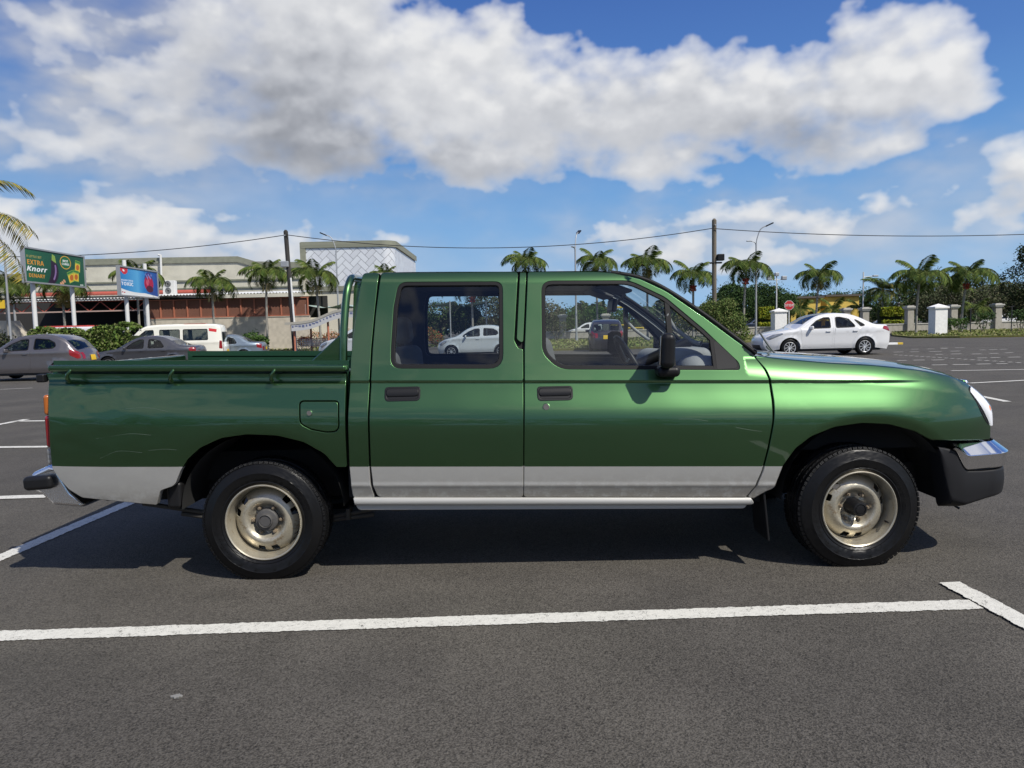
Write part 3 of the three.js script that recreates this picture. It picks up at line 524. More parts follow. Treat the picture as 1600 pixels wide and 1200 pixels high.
// inner lining with the same openings, floor, seats, dashboard
const lining = rp([[-.74, 1.498], [.422, 1.482], [.53, 1.47], [.666, 1.437], [.792, 1.371], [.975, 1.237], [1.125, 1.112], [1.219, 1.04], [1.248, .915], [1.243, .606], [1.158, .38], [-.783, .425], [-.781, .961], [-.778, 1.212]]);
for (const s of [1, -1]) tp('door_lining', skin(lining, [inset(rearOpening, 0.002), inset(frontOpening, 0.002)], (x, y) => cabSide(min(x, 1.15), y) - 0.045, { s, th: 0.02, cell: 0.08 }), M.trim);
tp('headlining', grid((u, v) => { const p = roofPoint(u * 0.51, mix(0.03, 0.97, v), 0, 0.03); return [p[0], p[1] - 0.045, p[2]]; }, 8, 8), M.headlining);
tp('floor_pan', [box(-0.76, 1.22, 0.33, 0.40, -0.76, 0.76), box(-0.74, -0.72, 0.40, 1.04, -0.68, 0.68), box(1.20, 1.24, 0.36, 0.98, -0.66, 0.66)], M.under);
function seat(name, x, z0, z1, headrests, lean, hgt) {
  const g = new THREE.Group(); g.name = name; truck.add(g);
  tp('cushion', rbox(x, x + 0.50, 0.58, 0.74, z0, z1, 0.05, 4), M.seat, g);
  tp('seat_back', move(rbox(-0.075, 0.075, 0, hgt, z0, z1, 0.06, 4).rotateZ(lean), x + 0.02, 0.70, 0), M.seat, g);
  for (const z of headrests) {
    const hx = x + 0.02 - sin(lean) * (hgt + 0.11), hy = 0.70 + cos(lean) * (hgt + 0.10);
    tp('headrest', [move(new RoundedBoxGeometry(0.10, 0.17, 0.25, 4, 0.045).rotateZ(lean), hx, hy, z), rod([hx + 0.03, hy - 0.17, z - 0.05], [hx, hy, z - 0.05], 0.006), rod([hx + 0.03, hy - 0.17, z + 0.05], [hx, hy, z + 0.05], 0.006)], M.seat, g);
  }
}
seat('driver_seat', 0.21, 0.12, 0.62, [0.37], 0.22, 0.48);
seat('passenger_seat', 0.21, -0.62, -0.12, [-0.37], 0.22, 0.48);
seat('rear_bench', -0.66, -0.64, 0.64, [0.38, -0.38], 0.10, 0.42);
tp('dashboard', [move(new RoundedBoxGeometry(0.42, 0.30, 1.44, 5, 0.09).rotateZ(-0.10), 1.05, 0.90, 0), move(new RoundedBoxGeometry(0.22, 0.10, 0.42, 4, 0.045), 0.93, 1.045, 0.36)], M.lightTrim);
{
  const w = new THREE.Group(); w.name = 'steering_wheel'; w.position.set(0.66, 0.99, 0.37); w.rotation.set(0, 0, 0.50); truck.add(w);
  tp('wheel_ring', new THREE.TorusGeometry(0.185, 0.0145, 10, 40).rotateY(PI / 2), M.blackPlastic, w);
  tp('spokes', [rbox(-0.02, 0.03, -0.05, 0.05, -0.06, 0.06, 0.02, 3), beam([0.01, 0, 0], [0, 0.02, 0.18], 0.03, 0.016), beam([0.01, 0, 0], [0, 0.02, -0.18], 0.03, 0.016), beam([0.01, 0, 0], [0, -0.18, 0], 0.016, 0.04), rod([0.02, 0, 0], [0.34, -0.03, 0], 0.03)], M.blackPlastic, w);
}
tp('rear_view_mirror', [move(new RoundedBoxGeometry(0.03, 0.075, 0.24, 3, 0.012).rotateZ(-0.12), 0.60, 1.335, 0.02), rod([0.61, 1.34, 0.02], [0.68, 1.40, 0.02], 0.008)], M.blackPlastic);
for (const z of [0.34, -0.34]) tp('sun_visor', move(new RoundedBoxGeometry(0.15, 0.016, 0.42, 2, 0.007).rotateZ(-0.35), 0.56, 1.42, z), M.headlining);
for (const s of [1, -1]) tp('grab_handle', tube([[0.78, 1.27, s * 0.66], [0.83, 1.20, s * 0.63], [0.92, 1.13, s * 0.64], [0.95, 1.12, s * 0.68]], 0.012, 12, 6), M.lightTrim);

// load bed: floor, front wall, tailgate, sports bar
tp('bed_floor', [box(-2.25, -0.80, 0.79, 0.80, -0.745, 0.745), ...Array.from({ length: 9 }, (_, i) => box(-2.24, -0.82, 0.80, 0.812, -0.66 + i * 0.165 - 0.03, -0.66 + i * 0.165 + 0.03))], M.darkGreen);
tp('bed_front_wall', [rbox(-0.84, -0.80, 0.62, 1.03, -0.745, 0.745, 0.01)], M.darkGreen);
tp('tailgate', [rbox(-2.292, -2.245, 0.62, 1.085, -0.70, 0.70, 0.012), rbox(-2.30, -2.28, 1.0, 1.03, -0.12, 0.12, 0.005)], M.green);
tp('tailgate_latch', [rbox(-2.325, -2.285, 1.005, 1.045, 0.735, 0.775, 0.008)], M.blackPlastic);
{
  // hoop of flat tube behind the cab with gusset feet
  const bar = new THREE.Group(); bar.name = 'sports_bar'; truck.add(bar);
  const foot = [-0.832, 1.06], top = [-0.812, 1.462];
  const c = new THREE.CatmullRomCurve3([[foot[0], foot[1], 0.722], [foot[0] + 0.004, 1.2, 0.710], [top[0] - 0.008, 1.36, 0.672], [top[0], 1.435, 0.645], [top[0] + 0.004, 1.478, 0.598], [top[0] + 0.005, 1.492, 0.545], [top[0] + 0.005, 1.50, 0.3], [top[0] + 0.005, 1.502, 0], [top[0] + 0.005, 1.50, -0.3], [top[0] + 0.005, 1.492, -0.545], [top[0] + 0.004, 1.478, -0.598], [top[0], 1.435, -0.645], [top[0] - 0.008, 1.36, -0.672], [foot[0] + 0.004, 1.2, -0.710], [foot[0], foot[1], -0.722]].map((p) => V3(...p)), false, 'catmullrom', 0.5);
  const g = new THREE.TubeGeometry(c, 110, 0.021, 12);
  { const p = g.attributes.position; for (let i = 0; i < p.count; i++) { const cx = mix(foot[0], top[0], clamp((p.getY(i) - 1.06) / 0.4)); p.setX(i, cx + (p.getX(i) - cx) * 0.95); } g.computeVertexNormals(); }
  tp('hoop', g, M.green, bar);
  for (const s of [1, -1]) {
    tp('gusset', skin(rp([[-1.006, 1.058, .004], [-.848, 1.194, .03], [-.832, 1.194], [-.827, 1.054]]), [], () => 0.722, { s, th: 0.035, bev: 0.006, cell: 0.2, colors: [GREEN] }), M.paint, bar);
    tp('brace', [tube([[-0.778, 1.05, s * 0.60], [-0.775, 1.2, s * 0.60], [-0.77, 1.35, s * 0.59], [-0.77, 1.47, s * 0.545]], 0.010, 16, 8)], M.darkGreen, bar);
  }
}

// bumpers
const bumperPath = (v) => { // v: -1..1 from far end round the nose to the near end; returns plan point and outward normal
  const s = Math.sign(v) || 1, a = abs(v), q = (t) => { if (t < 0.42) { const z = t / 0.42 * 0.50; return [2.607 - 0.06 * (z / 0.5) ** 2, z]; } if (t < 0.68) { const k = (t - 0.42) / 0.26 * PI / 2 * 0.93; return [2.350 + 0.197 * cos(k), 0.50 + 0.235 * sin(k)]; } const k = (t - 0.68) / 0.32; return [mix(2.371, 2.085, k), 0.7345 + 0.055 * sin(k * PI / 2)]; };
  const p = q(a), p2 = q(a + 0.004), p1 = q(a - 0.004), tx = p2[0] - p1[0], tz = p2[1] - p1[1], l = hypot(tx, tz) || 1;
  return { x: p[0], z: s * p[1], nx: tz / l, nz: -s * tx / l };
};
{
  const b = new THREE.Group(); b.name = 'front_bumper'; truck.add(b);
  const shell = (v0, v1, yTop, yBot, bulge, n, m, sec) => grid((u, w) => { const q = bumperPath(mix(v0, v1, u)), a = abs(mix(v0, v1, u)), yt = yTop(a, q), yb = yBot(a, q), [o, h] = sec(w); return [q.x + q.nx * (o + bulge), mix(yt, yb, h), q.z + q.nz * (o + bulge)]; }, n, m);
  const secLow = (w) => { if (w < 0.15) return [-0.05 + 0.05 * sin(w / 0.15 * PI / 2), w * 0.12]; if (w > 0.75) { const k = (w - 0.75) / 0.25; return [-0.10 * k * k, mix(0.80, 1, k)]; } return [0.006 * sin((w - 0.15) / 0.6 * PI), mix(0.018, 0.80, (w - 0.15) / 0.6)]; };
  const nearTop = lerpTable([[0, 0.46], [0.72, 0.458], [0.83, 0.466], [0.905, 0.575], [1, 0.588]]), nearBot = lerpTable([[0, 0.31], [0.45, 0.315], [0.65, 0.295], [0.82, 0.262], [0.92, 0.268], [0.94, 0.34], [0.965, 0.44], [0.985, 0.52], [1, 0.575]]);
  tp('bumper_skirt', shell(-1, 1, (a) => nearTop(a), (a) => nearBot(a), 0, 160, 22, secLow), M.greyPlastic, b);
  const secChrome = (w) => { return w < 0.3 ? [-0.062 + 0.062 * (w / 0.3), 0.36 * (w / 0.3)] : w < 0.42 ? [0.004 * sin((w - 0.3) / 0.12 * PI), mix(0.36, 0.42, (w - 0.3) / 0.12)] : [-0.012 * ((w - 0.42) / 0.58) - (w > 0.93 ? 0.03 : 0), mix(0.42, 1, (w - 0.42) / 0.58)]; };
  tp('chrome_bar', shell(-0.925, 0.925, () => 0.592, (a) => mix(0.458, 0.575, sstep(0.82, 0.92, a) ** 1.2), 0.016, 150, 24, secChrome), M.chrome, b);
}
{
  // nose between the fenders: grille with chrome surround, number plate left blank, lower panel
  const f = new THREE.Group(); f.name = 'nose'; truck.add(f);
  tp('front_panel', [rbox(2.36, 2.40, 0.58, 0.70, -0.62, 0.62, 0.01), rbox(2.31, 2.335, 0.84, 0.90, -0.60, 0.60, 0.01)], M.green, f);
  tp('grille', [rbox(2.40, 2.47, 0.66, 0.69, -0.42, 0.42, 0.012, 3), rbox(2.37, 2.46, 0.85, 0.885, -0.42, 0.42, 0.012, 3), ...[-0.41, 0.41].map((z) => rbox(2.37, 2.46, 0.66, 0.88, z - 0.015, z + 0.015, 0.012, 3)), ...[0.71, 0.75, 0.79, 0.83].map((y) => rbox(2.38, 2.44, y - 0.006, y + 0.006, -0.40, 0.40, 0.004))], M.chrome, f);
  tp('radiator', [box(2.32, 2.34, 0.40, 0.88, -0.60, 0.60)], M.under, f);
}
{
  const b = new THREE.Group(); b.name = 'rear_bumper'; truck.add(b);
  // stepped chrome bar across the tail with ribbed tread plate and rubber end caps
  const prof = rp([[-2.262, 0.585, 0.01], [-2.30, 0.592, 0.02], [-2.392, 0.552, 0.015], [-2.398, 0.475, 0.02], [-2.35, 0.45, 0.03], [-2.295, 0.394, 0.03], [-2.16, 0.38, 0.02], [-2.135, 0.392, 0.02], [-2.20, 0.46, 0.05], [-2.248, 0.55, 0.03]]);
  const sh = new THREE.Shape(prof.map((p) => new THREE.Vector2(...p)));
  tp('chrome_bar', new THREE.ExtrudeGeometry(sh, { depth: 1.42, bevelEnabled: true, bevelThickness: 0.055, bevelSize: 0.022, bevelOffset: -0.016, bevelSegments: 6 }).translate(0, 0, -0.71), M.brightSteel, b);
  for (const s of [1, -1]) tp('end_cap', [move(new RoundedBoxGeometry(0.144, 0.070, 0.075, 4, 0.022).rotateZ(0.06), -2.340, 0.512, s * 0.768)], M.blackPlastic, b);
  const studs = [];
  for (let i = 0; i < 9; i++) for (let j = 0; j < 60; j++) studs.push(move(new THREE.BoxGeometry(0.010, 0.005, 0.005).rotateY((i + j) % 2 ? 0.8 : -0.8).rotateZ(0.40), -2.305 - i * 0.0075, 0.596 - i * 0.0042, -0.74 + j * 0.025));
  tp('tread_plate', studs, M.chrome, b);
}
// chassis, axle, springs, tank, exhaust
tp('chassis', [box(-2.2, 2.3, 0.34, 0.45, 0.36, 0.46), box(-2.2, 2.3, 0.34, 0.45, -0.46, -0.36), rod([-1.262, 0.27, -0.66], [-1.262, 0.27, 0.66], 0.05, 0.05, 12), move(new THREE.SphereGeometry(0.13, 16, 12), -1.262, 0.27, 0), rod([1.71, 0.26, -0.64], [1.71, 0.26, 0.64], 0.03, 0.03, 10), box(-0.6, 0.9, 0.27, 0.36, -0.30, 0.30), box(-2.2, -0.8, 0.45, 0.60, -0.50, 0.50), box(-2.24, -0.8, 0.765, 0.785, -0.76, 0.76), box(-2.24, -1.72, 0.45, 0.765, -0.74, 0.74), box(-0.82, -0.79, 0.40, 0.785, -0.76, 0.76), box(1.25, 2.32, 0.34, 0.56, -0.40, 0.40), box(1.28, 2.30, 0.56, 0.86, -0.62, 0.62)], M.under);
const springMat = std(0.055, 0.050, 0.043, 0.8);
for (const s of [1, -1]) {
  tp('leaf_spring', [tube([[-1.95, 0.345, s * 0.56], [-1.60, 0.285, s * 0.56], [-1.262, 0.235, s * 0.56], [-0.9, 0.262, s * 0.56], [-0.60, 0.315, s * 0.56]], 0.012, 30, 6), tube([[-1.75, 0.285, s * 0.56], [-1.262, 0.215, s * 0.56], [-0.74, 0.258, s * 0.56]], 0.012, 30, 6), rbox(-0.88, -0.86, 0.24, 0.30, s * 0.56 - 0.04, s * 0.56 + 0.04, 0.005)], springMat);
  tp('spring_hanger', skin(rp([[-0.66, 0.40], [-0.50, 0.40], [-0.56, 0.285, 0.03], [-0.65, 0.285, 0.03]]), [], () => 0.60, { s, th: 0.06, cell: 1 }), springMat);
}
tp('exhaust_pipe', tube([[0.6, 0.24, -0.25], [-0.4, 0.24, -0.3], [-1.0, 0.30, -0.35], [-1.8, 0.36, -0.45], [-2.2, 0.33, -0.5]], 0.025, 30, 8), springMat);
tp('number_plate_bracket', rod([2.17, 0.32, 0.60], [2.30, 0.235, 0.62], 0.006), M.blackPlastic);

// wheels
M.tyre = phys(0.007, 0.007, 0.0075, 0.36, { specularIntensity: 0.45, bumpMap: dataTex(256, 256, (() => { const a = tileNoise(128, 61); return (x, y) => { const k = a(x / 2, y / 2); return [k, k, k]; }; })()), bumpScale: 0.0006 });
M.wheelSteel = phys(1, 1, 1, 0.34, { metalness: 0.55, clearcoat: 0.3, clearcoatRoughness: 0.3, map: dataTex(512, 512, (() => { const a = tileNoise(16, 62), b = tileNoise(128, 63), c = tileNoise(64, 64); return (x, y) => { const k = 0.93 + 0.1 * (b(x / 4, y / 4) - 0.5), r = 0.6 * sstep(0.66, 0.84, 0.6 * a(x / 32, y / 32) + 0.4 * c(x / 8, y / 8)); return [mix(k * 0.76, 0.50, r * 0.7), mix(k * 0.73, 0.40, r * 0.7), mix(k * 0.655, 0.28, r * 0.7)]; }; })(), true) });
M.wheelSteel.map.repeat.set(2.2, 2.2);
const font = await new FontLoader().loadAsync('fonts/droid/droid_sans_bold.typeface.json');
function tyreGeo(R, seed) {
  const hw = 0.098, prof = [[0.182, 0.060], [0.186, 0.078], [0.192, 0.086], [0.202, 0.090], [0.205, 0.0935], [0.209, 0.092], [0.228, 0.099], [0.246, 0.1015], [0.249, 0.1035], [0.253, 0.101], [0.268, 0.096], [R - 0.016, 0.088], [R - 0.012, 0.087], [R - 0.005, 0.079], [R, 0.070], [R, 0.048], [R - 0.007, 0.046], [R - 0.007, 0.040], [R, 0.038], [R + 0.001, 0.014], [R - 0.007, 0.012], [R - 0.007, 0.006], [R + 0.001, 0.004], [R + 0.001, 0]];
  const pts = [...prof.map(([r, z]) => new THREE.Vector2(r, z)), ...prof.slice(0, -1).reverse().map(([r, z]) => new THREE.Vector2(r, -z))];
  const g = new THREE.LatheGeometry(pts, 96).rotateX(PI / 2), list = [toCreasedNormals(g, 0.7)];
  for (let i = 0; i < 74; i++) for (const s of [1, -1]) {   // shoulder blocks and the sipes between them
    const a = i / 74 * 2 * PI, b = move(new THREE.BoxGeometry(0.0205, 0.012, 0.034).rotateX(-s * 0.42), 0, R - 0.0068, s * 0.067); list.push(b.rotateZ(a));
    if (s > 0) for (const z of [0.026, -0.026]) list.push(move(new THREE.BoxGeometry(0.0205, 0.004, 0.020).rotateY(0.25), 0, R + 0.001, z).rotateZ(a));
  }
  const say = (text, mid, size) => {
    let w = 0; const gl = [...text].map((ch) => { if (ch === ' ') { const o = { w: size * 0.5 }; w += o.w; return o; } const t = new TextGeometry(ch, { font, size, depth: 0.0022, curveSegments: 3, bevelEnabled: false }); t.computeBoundingBox(); const o = { t, w: t.boundingBox.max.x + size * 0.22 }; w += o.w; return o; });
    let at = -w / 2; const r = 0.226;
    for (const o of gl) { if (o.t) { const th = mid - (at + o.w / 2) / r; o.t.translate(-o.w / 2 + size * 0.1, r, 0.0975).rotateZ(th - PI / 2); list.push(o.t); } at += o.w; }
  };
  say('VANTRA LT', 0.42, 0.026); say('HANKOOK', 3.5, 0.026);
  const out = merge(list), p = out.attributes.position;
  for (let i = 0; i < p.count; i++) { const y = p.getY(i), low = -0.289; if (y < low) { p.setY(i, low - 0.0 + (y - low) * 0.05); } }
  return out;
}
function rimGeo(deep) {
  const flat = (pts) => new THREE.LatheGeometry(pts.map(([r, z]) => new THREE.Vector2(r, z)), 72).rotateX(PI / 2);
  const barrel = toCreasedNormals(flat([[0.168, -0.09], [0.186, -0.088], [0.172, -0.06], [0.166, 0], [0.168, 0.028], [0.170, 0.040], [0.172, 0.052], [0.176, 0.062], [0.178, 0.078], [0.181, 0.088], [0.186, 0.0915], [0.1895, 0.090], [0.191, 0.084], [0.186, 0.078]]), 0.6);
  const prof = smoothTable([[0.0, 0.012], [0.055, 0.012], [0.070, 0.018], [0.080, 0.034], [0.090, 0.047], [0.101, 0.055], [0.112, 0.055], [0.124, 0.049], [0.140, 0.039], [0.154, 0.025], [0.168, 0.004]]);
  const circle = (r, n) => Array.from({ length: n }, (_, i) => [r * cos(i / n * 2 * PI), r * sin(i / n * 2 * PI)]), slots = [];
  for (const c of [0, 120, 240]) for (const d of [-13.5, 13.5]) {
    const a = (c + d) * PI / 180, half = 0.135, q = (r, t) => [r * cos(a + t), r * sin(a + t), 0.006];
    slots.push(rp([q(0.131, -half), q(0.160, -half * 0.95), q(0.1615, 0), q(0.160, half * 0.95), q(0.131, half), q(0.130, 0)], 0.007, 3));
  }
  const z0 = (x, y) => prof(hypot(x, y)) + 0.006 * exp(-(((hypot(x, y) - 0.060) / 0.014) ** 2)) * max(0, cos(6 * atan2(y, x)));
  return { barrel, disc: skin(circle(0.1675, 72), slots, z0, { cell: 0.012, th: 0.006, bev: 0.0015 }) };
}
const rims = rimGeo();
function wheel(x, y, z, s, steer, spin, front) {
  const w = new THREE.Group(); w.name = 'wheel'; w.position.set(x, y, s * z); w.rotation.set(0, steer + (s < 0 ? PI : 0), 0); truck.add(w);
  mesh('tyre', tyreGeo(front ? 0.304 : 0.300, front ? 1 : 2), M.tyre, w);
  const rim = mesh('rim', [rims.barrel.clone(), rims.disc.clone().rotateZ(spin)], M.wheelSteel, w);
  const hub = front ? [[0.0, 0.094], [0.022, 0.094], [0.0235, 0.090], [0.026, 0.096], [0.0335, 0.094], [0.036, 0.088], [0.042, 0.058], [0.044, 0.012]] : [[0, 0.062], [0.026, 0.062], [0.028, 0.058], [0.031, 0.066], [0.034, 0.064], [0.036, 0.050], [0.052, 0.046], [0.056, 0.040], [0.057, 0.012]];
  mesh('hub_cap', toCreasedNormals(new THREE.LatheGeometry(hub.map((p) => new THREE.Vector2(...p)), 36).rotateX(PI / 2), 0.5), front ? M.blackPlastic : std(0.075, 0.072, 0.07, 0.6), w);
  for (let i = 0; i < 6; i++) { const a = i / 6 * 2 * PI + spin + PI / 6; mesh('lug_nut', [rod([0.069 * cos(a), 0.069 * sin(a), 0.01], [0.069 * cos(a), 0.069 * sin(a), 0.036], 0.0105, 0.0095, 6), rod([0.069 * cos(a), 0.069 * sin(a), 0.036], [0.069 * cos(a), 0.069 * sin(a), 0.044], 0.006, 0.005, 8)], std(0.30, 0.24, 0.17, 0.5, { metalness: 0.5 }), w); }
  const va = spin - 0.9; mesh('valve', rod([0.168 * cos(va), 0.168 * sin(va), 0.05], [0.163 * cos(va), 0.163 * sin(va), 0.086], 0.0045, 0.003, 8), M.rubber, w);
}
const RY = 0.289;
wheel(-1.243, RY - 0.001, 0.702, 1, 0.0, 0.54, false); wheel(-1.243, RY - 0.001, 0.702, -1, 0.0, 0.2, false);
wheel(1.696, RY, 0.708, 1, 0.05, 0.44, true); wheel(1.696, RY, 0.708, -1, 0.05, 1.0, true);
// ---------------------------------------------------------------- builders for the surroundings
M.whitePost = std(0.62, 0.62, 0.60, 0.6); M.galv = std(0.36, 0.37, 0.38, 0.5, { metalness: 0.4 });
function grain(r, g, b, amt, rough, rep = 0.5, seed = 3, bump = 0) {   // painted or rendered wall with stains and a faint texture
  const a = tileNoise(128, seed), b2 = tileNoise(16, seed + 1), c = tileNoise(256, seed + 2);
  const map = dataTex(256, 256, (x, y) => { const k = 0.92 + amt * (b2(x / 16, y / 16) - 0.5) + amt * 0.6 * (a(x / 2, y / 2) - 0.5) + amt * 0.5 * (b2(x / 16, 3.3) - 0.5) * (c(x, 9) > 0.4 ? 1 : 0.2); return [k, k, k * 0.985]; });
  map.repeat.set(rep, rep);
  return std(r, g, b, rough, { map, ...(bump ? { bumpMap: map, bumpScale: bump } : {}) });
}
const uvBox = (g) => { const p = g.attributes.position, n = g.attributes.normal, u = g.attributes.uv; for (let i = 0; i < p.count; i++) { const ny = abs(n.getY(i)), nx = abs(n.getX(i)); u.setXY(i, nx > 0.7 ? p.getZ(i) : p.getX(i), ny > 0.7 ? p.getZ(i) : p.getY(i)); } return g; };
const wbox = (...a) => uvBox(box(...a));

// ------------------------------------------------ cars
M.carGlass = phys(0.50, 0.55, 0.55, 0.02, { transmission: 1, thickness: 0, ior: 1.5 });
M.carSeat = std(0.05, 0.05, 0.055, 0.9); M.plateYellow = std(0.72, 0.46, 0.02, 0.5); M.plateBack = std(0.03, 0.03, 0.03, 0.5);
M.alloy = phys(0.62, 0.63, 0.65, 0.3, { metalness: 0.7 });
const carPaint = (r, g, b, metal = 0.5) => phys(r, g, b, 0.34, { metalness: metal, clearcoat: 1, clearcoatRoughness: 0.04 });
const sharedCar = {};
function carWheel(parent, x, y, z, s, R, rimMat, spokes) {
  const w = new THREE.Group(); w.name = 'wheel'; w.position.set(x, y, s * z); if (s < 0) w.rotation.y = PI; parent.add(w);
  const key = R + '_' + spokes;
  if (!sharedCar[key]) {
    const rr = R * 0.66, t = new THREE.LatheGeometry([[rr, -0.09], [rr + 0.01, 0.085], [rr + 0.03, 0.092], [R - 0.03, 0.09], [R - 0.006, 0.075], [R, 0.05], [R, -0.09]].map((p) => new THREE.Vector2(...p)), 36).rotateX(PI / 2);
    const rim = [new THREE.LatheGeometry([[rr + 0.002, 0.02], [rr + 0.002, 0.08], [rr - 0.012, 0.088], [rr - 0.02, 0.06]].map((p) => new THREE.Vector2(...p)), 36).rotateX(PI / 2), rod([0, 0, 0.02], [0, 0, 0.075], 0.055, 0.05, 16)];
    for (let i = 0; i < spokes; i++) { const a = i / spokes * 2 * PI, b = a + 0.42; rim.push(beam([0.04 * cos(a), 0.04 * sin(a), 0.07], [(rr - 0.01) * cos(b), (rr - 0.01) * sin(b), 0.068], 0.045, 0.016)); }
    sharedCar[key] = [t, merge(rim), new THREE.CylinderGeometry(rr, rr, 0.02, 28).rotateX(PI / 2)];
  }
  const [t, rim, back] = sharedCar[key];
  mesh('tyre', t, M.tyre, w); mesh('rim', rim, rimMat, w); mesh('brake_disc', back, M.plateBack, w);
}
// spec: x from the nose (0) to the tail (L), facing -x. top: silhouette from the front sill over the roof to the rear sill.
function car(name, label, group, spec, mat, pos, turn = 0, opt = {}) {
  const { L, W, top, sill = 0.22, wheels, R, doors, panes = [], screen, rearScreen, belt = 0.9, lampFront, lampRear, spokes = 7 } = spec;
  const t = thing(name, label, opt.category ?? 'car', pos, turn, group), hw = W / 2;
  const cv = new THREE.CatmullRomCurve3(top.map((p) => V3(p[0], p[1], 0)), false, 'centripetal');
  const N = 90, pl = cv.getPoints(N).map((p) => [p.x, p.y]);
  const H = max(...pl.map((p) => p[1]));
  const roofAt = (x) => { let y = -1; for (let i = 0; i < N; i++) { const a = pl[i], b = pl[i + 1]; if ((a[0] - x) * (b[0] - x) <= 0 && abs(a[0] - b[0]) > 1e-6) y = max(y, mix(a[1], b[1], (x - a[0]) / (b[0] - a[0]))); } return y; };
  const zf = (x, y) => {
    let z = hw; if (y > belt) z -= (spec.lean ?? 0.36) * (y - belt); z -= 0.05 * sstep(0.45, 0.15, y) - 0.012 * sstep(0.1, 0, abs(y - belt + 0.06));
    const e = max(0, abs(x - L / 2) / (L / 2) - 0.55) / 0.45; z -= (spec.nose ?? 0.2) * e ** 2.6;
    const d = roofAt(clamp(x, 0.02, L - 0.02)) - y; if (d < 0.09) z -= 0.05 * (1 - max(0, d) / 0.09) ** 2;
    for (const wx of wheels) { const q = hypot(x - wx, y - R); z += 0.018 * (1 - sstep(R + 0.05, R + 0.13, q)); }
    return z;
  };
  const arch = (wx) => Array.from({ length: 13 }, (_, i) => { const a = -0.12 + (PI + 0.24) * i / 12; return [wx + (R + 0.055) * cos(a), R + (R + 0.055) * sin(a)]; }).filter((p) => p[1] > sill + 0.005);
  const outline = [...pl.filter((p) => p[1] >= sill)];
  const bottom = [[outline[outline.length - 1][0] - 0.02, sill]]; for (const wx of [...wheels].sort((a, b) => b - a)) bottom.push(...arch(wx)); bottom.push([outline[0][0] + 0.02, sill]);
  const loop = ccw([...outline, ...bottom].map((p) => [p[0], p[1]]));
  const dl = (doors ?? []).map((d) => ({ loop: rp(d.loop, 0.05, 3), win: rp(d.win, 0.06, 3) })), pw = panes.map((p) => rp(p, 0.06, 3));
  for (const s of [1, -1]) {
    mesh('body_side', skin(loop, [...dl.map((d) => d.loop), ...pw], zf, { s, cell: 0.11, th: 0.03, bev: 0.006 }), mat, t);
    for (const d of dl) {
      const m = mesh('door', skin(inset(d.loop, 0.010), [d.win], zf, { s, cell: 0.11, th: 0.03, bev: 0.004 }), mat, t);
      mesh('window', skin(d.win, [], (x, y) => zf(x, y) - 0.012, { s, cell: 0.3, th: 0 }), M.carGlass, m);
      mesh('window_frame', skin(inset(d.win, -0.012), [inset(d.win, 0.016)], (x, y) => zf(x, y) + 0.002, { s, cell: 0.3, th: 0.01, bev: 0.002 }), M.rubber, m);
      const hx = max(...d.loop.map((p) => p[0])) - 0.17; mesh('handle', box(hx - 0.09, hx + 0.07, belt - 0.085, belt - 0.055, s * (zf(hx, belt - 0.07)), s * (zf(hx, belt - 0.07) + 0.02)), opt.handle ?? mat, m);
    }
    for (const p of pw) { mesh('window', skin(p, [], (x, y) => zf(x, y) - 0.012, { s, cell: 0.3, th: 0 }), M.carGlass, t); mesh('window_frame', skin(inset(p, -0.012), [inset(p, 0.016)], (x, y) => zf(x, y) + 0.002, { s, cell: 0.3, th: 0.01, bev: 0.002 }), M.rubber, t); }
    if (lampFront) mesh('headlight', skin(rp(lampFront, 0.03, 3), [], (x, y) => zf(x, y) + 0.004, { s, cell: 0.06, th: 0.02 }), M.headlamp ??= phys(0.30, 0.31, 0.33, 0.12, { metalness: 0.5, clearcoat: 1 }), t);
    if (lampRear) mesh('tail_light', skin(rp(lampRear, 0.03, 3), [], (x, y) => zf(x, y) + 0.004, { s, cell: 0.06, th: 0.02 }), M.redLens, t);
    if (!opt.far) { const [mx, my] = spec.mirror ?? [wheels[0] + 0.72, belt + 0.06]; mesh('door_mirror', move(new RoundedBoxGeometry(0.09, 0.13, 0.20, 3, 0.04), mx, my, s * (hw + 0.06)), opt.mirror ?? mat, t); }
    for (const wx of wheels) carWheel(t, wx, R, hw - 0.10, s, R, opt.rim ?? M.alloy, spokes);
  }
  const strip = (i0, i1, off, w0 = -1, w1 = 1) => grid((u, v) => {
    const f = mix(i0, i1, u) * N, i = min(N - 1, floor(f)), k = f - i, a = pl[i], b = pl[i + 1], x = mix(a[0], b[0], k), y = mix(a[1], b[1], k), tx = b[0] - a[0], ty = b[1] - a[1], l = hypot(tx, ty) || 1;
    const q = mix(w0, w1, v), bow = 0.07 * (1 - q * q), o = off + bow; return [x - ty / l * o, y + tx / l * o * (abs(ty) > abs(tx) ? 1 : 0.45), q * zf(x, y)];
  }, max(3, Math.round((i1 - i0) * 60)), w1 - w0 > 1 ? 12 : 4);
  const cuts = [0, ...(screen ?? []), ...(rearScreen ?? []), 1];
  for (let i = 0; i + 1 < cuts.length; i++) {
    const glass = (screen && cuts[i] === screen[0] && cuts[i + 1] === screen[1]) || (rearScreen && cuts[i] === rearScreen[0] && cuts[i + 1] === rearScreen[1]);
    if (glass) { mesh(cuts[i] === screen?.[0] ? 'windscreen' : 'rear_window', strip(cuts[i], cuts[i + 1], 0.004, -0.93, 0.93), M.carGlass, t); for (const e of [[-1, -0.93], [0.93, 1]]) mesh('screen_pillar', strip(cuts[i], cuts[i + 1], 0, ...e), mat, t); }
    else mesh(i === 0 ? 'bonnet' : i + 2 === cuts.length ? 'tail' : 'roof', strip(cuts[i], cuts[i + 1], 0), mat, t);
  }
  if (spec.grille) mesh('grille', strip(...spec.grille, 0.008, -0.62, 0.62), M.plateBack, t);
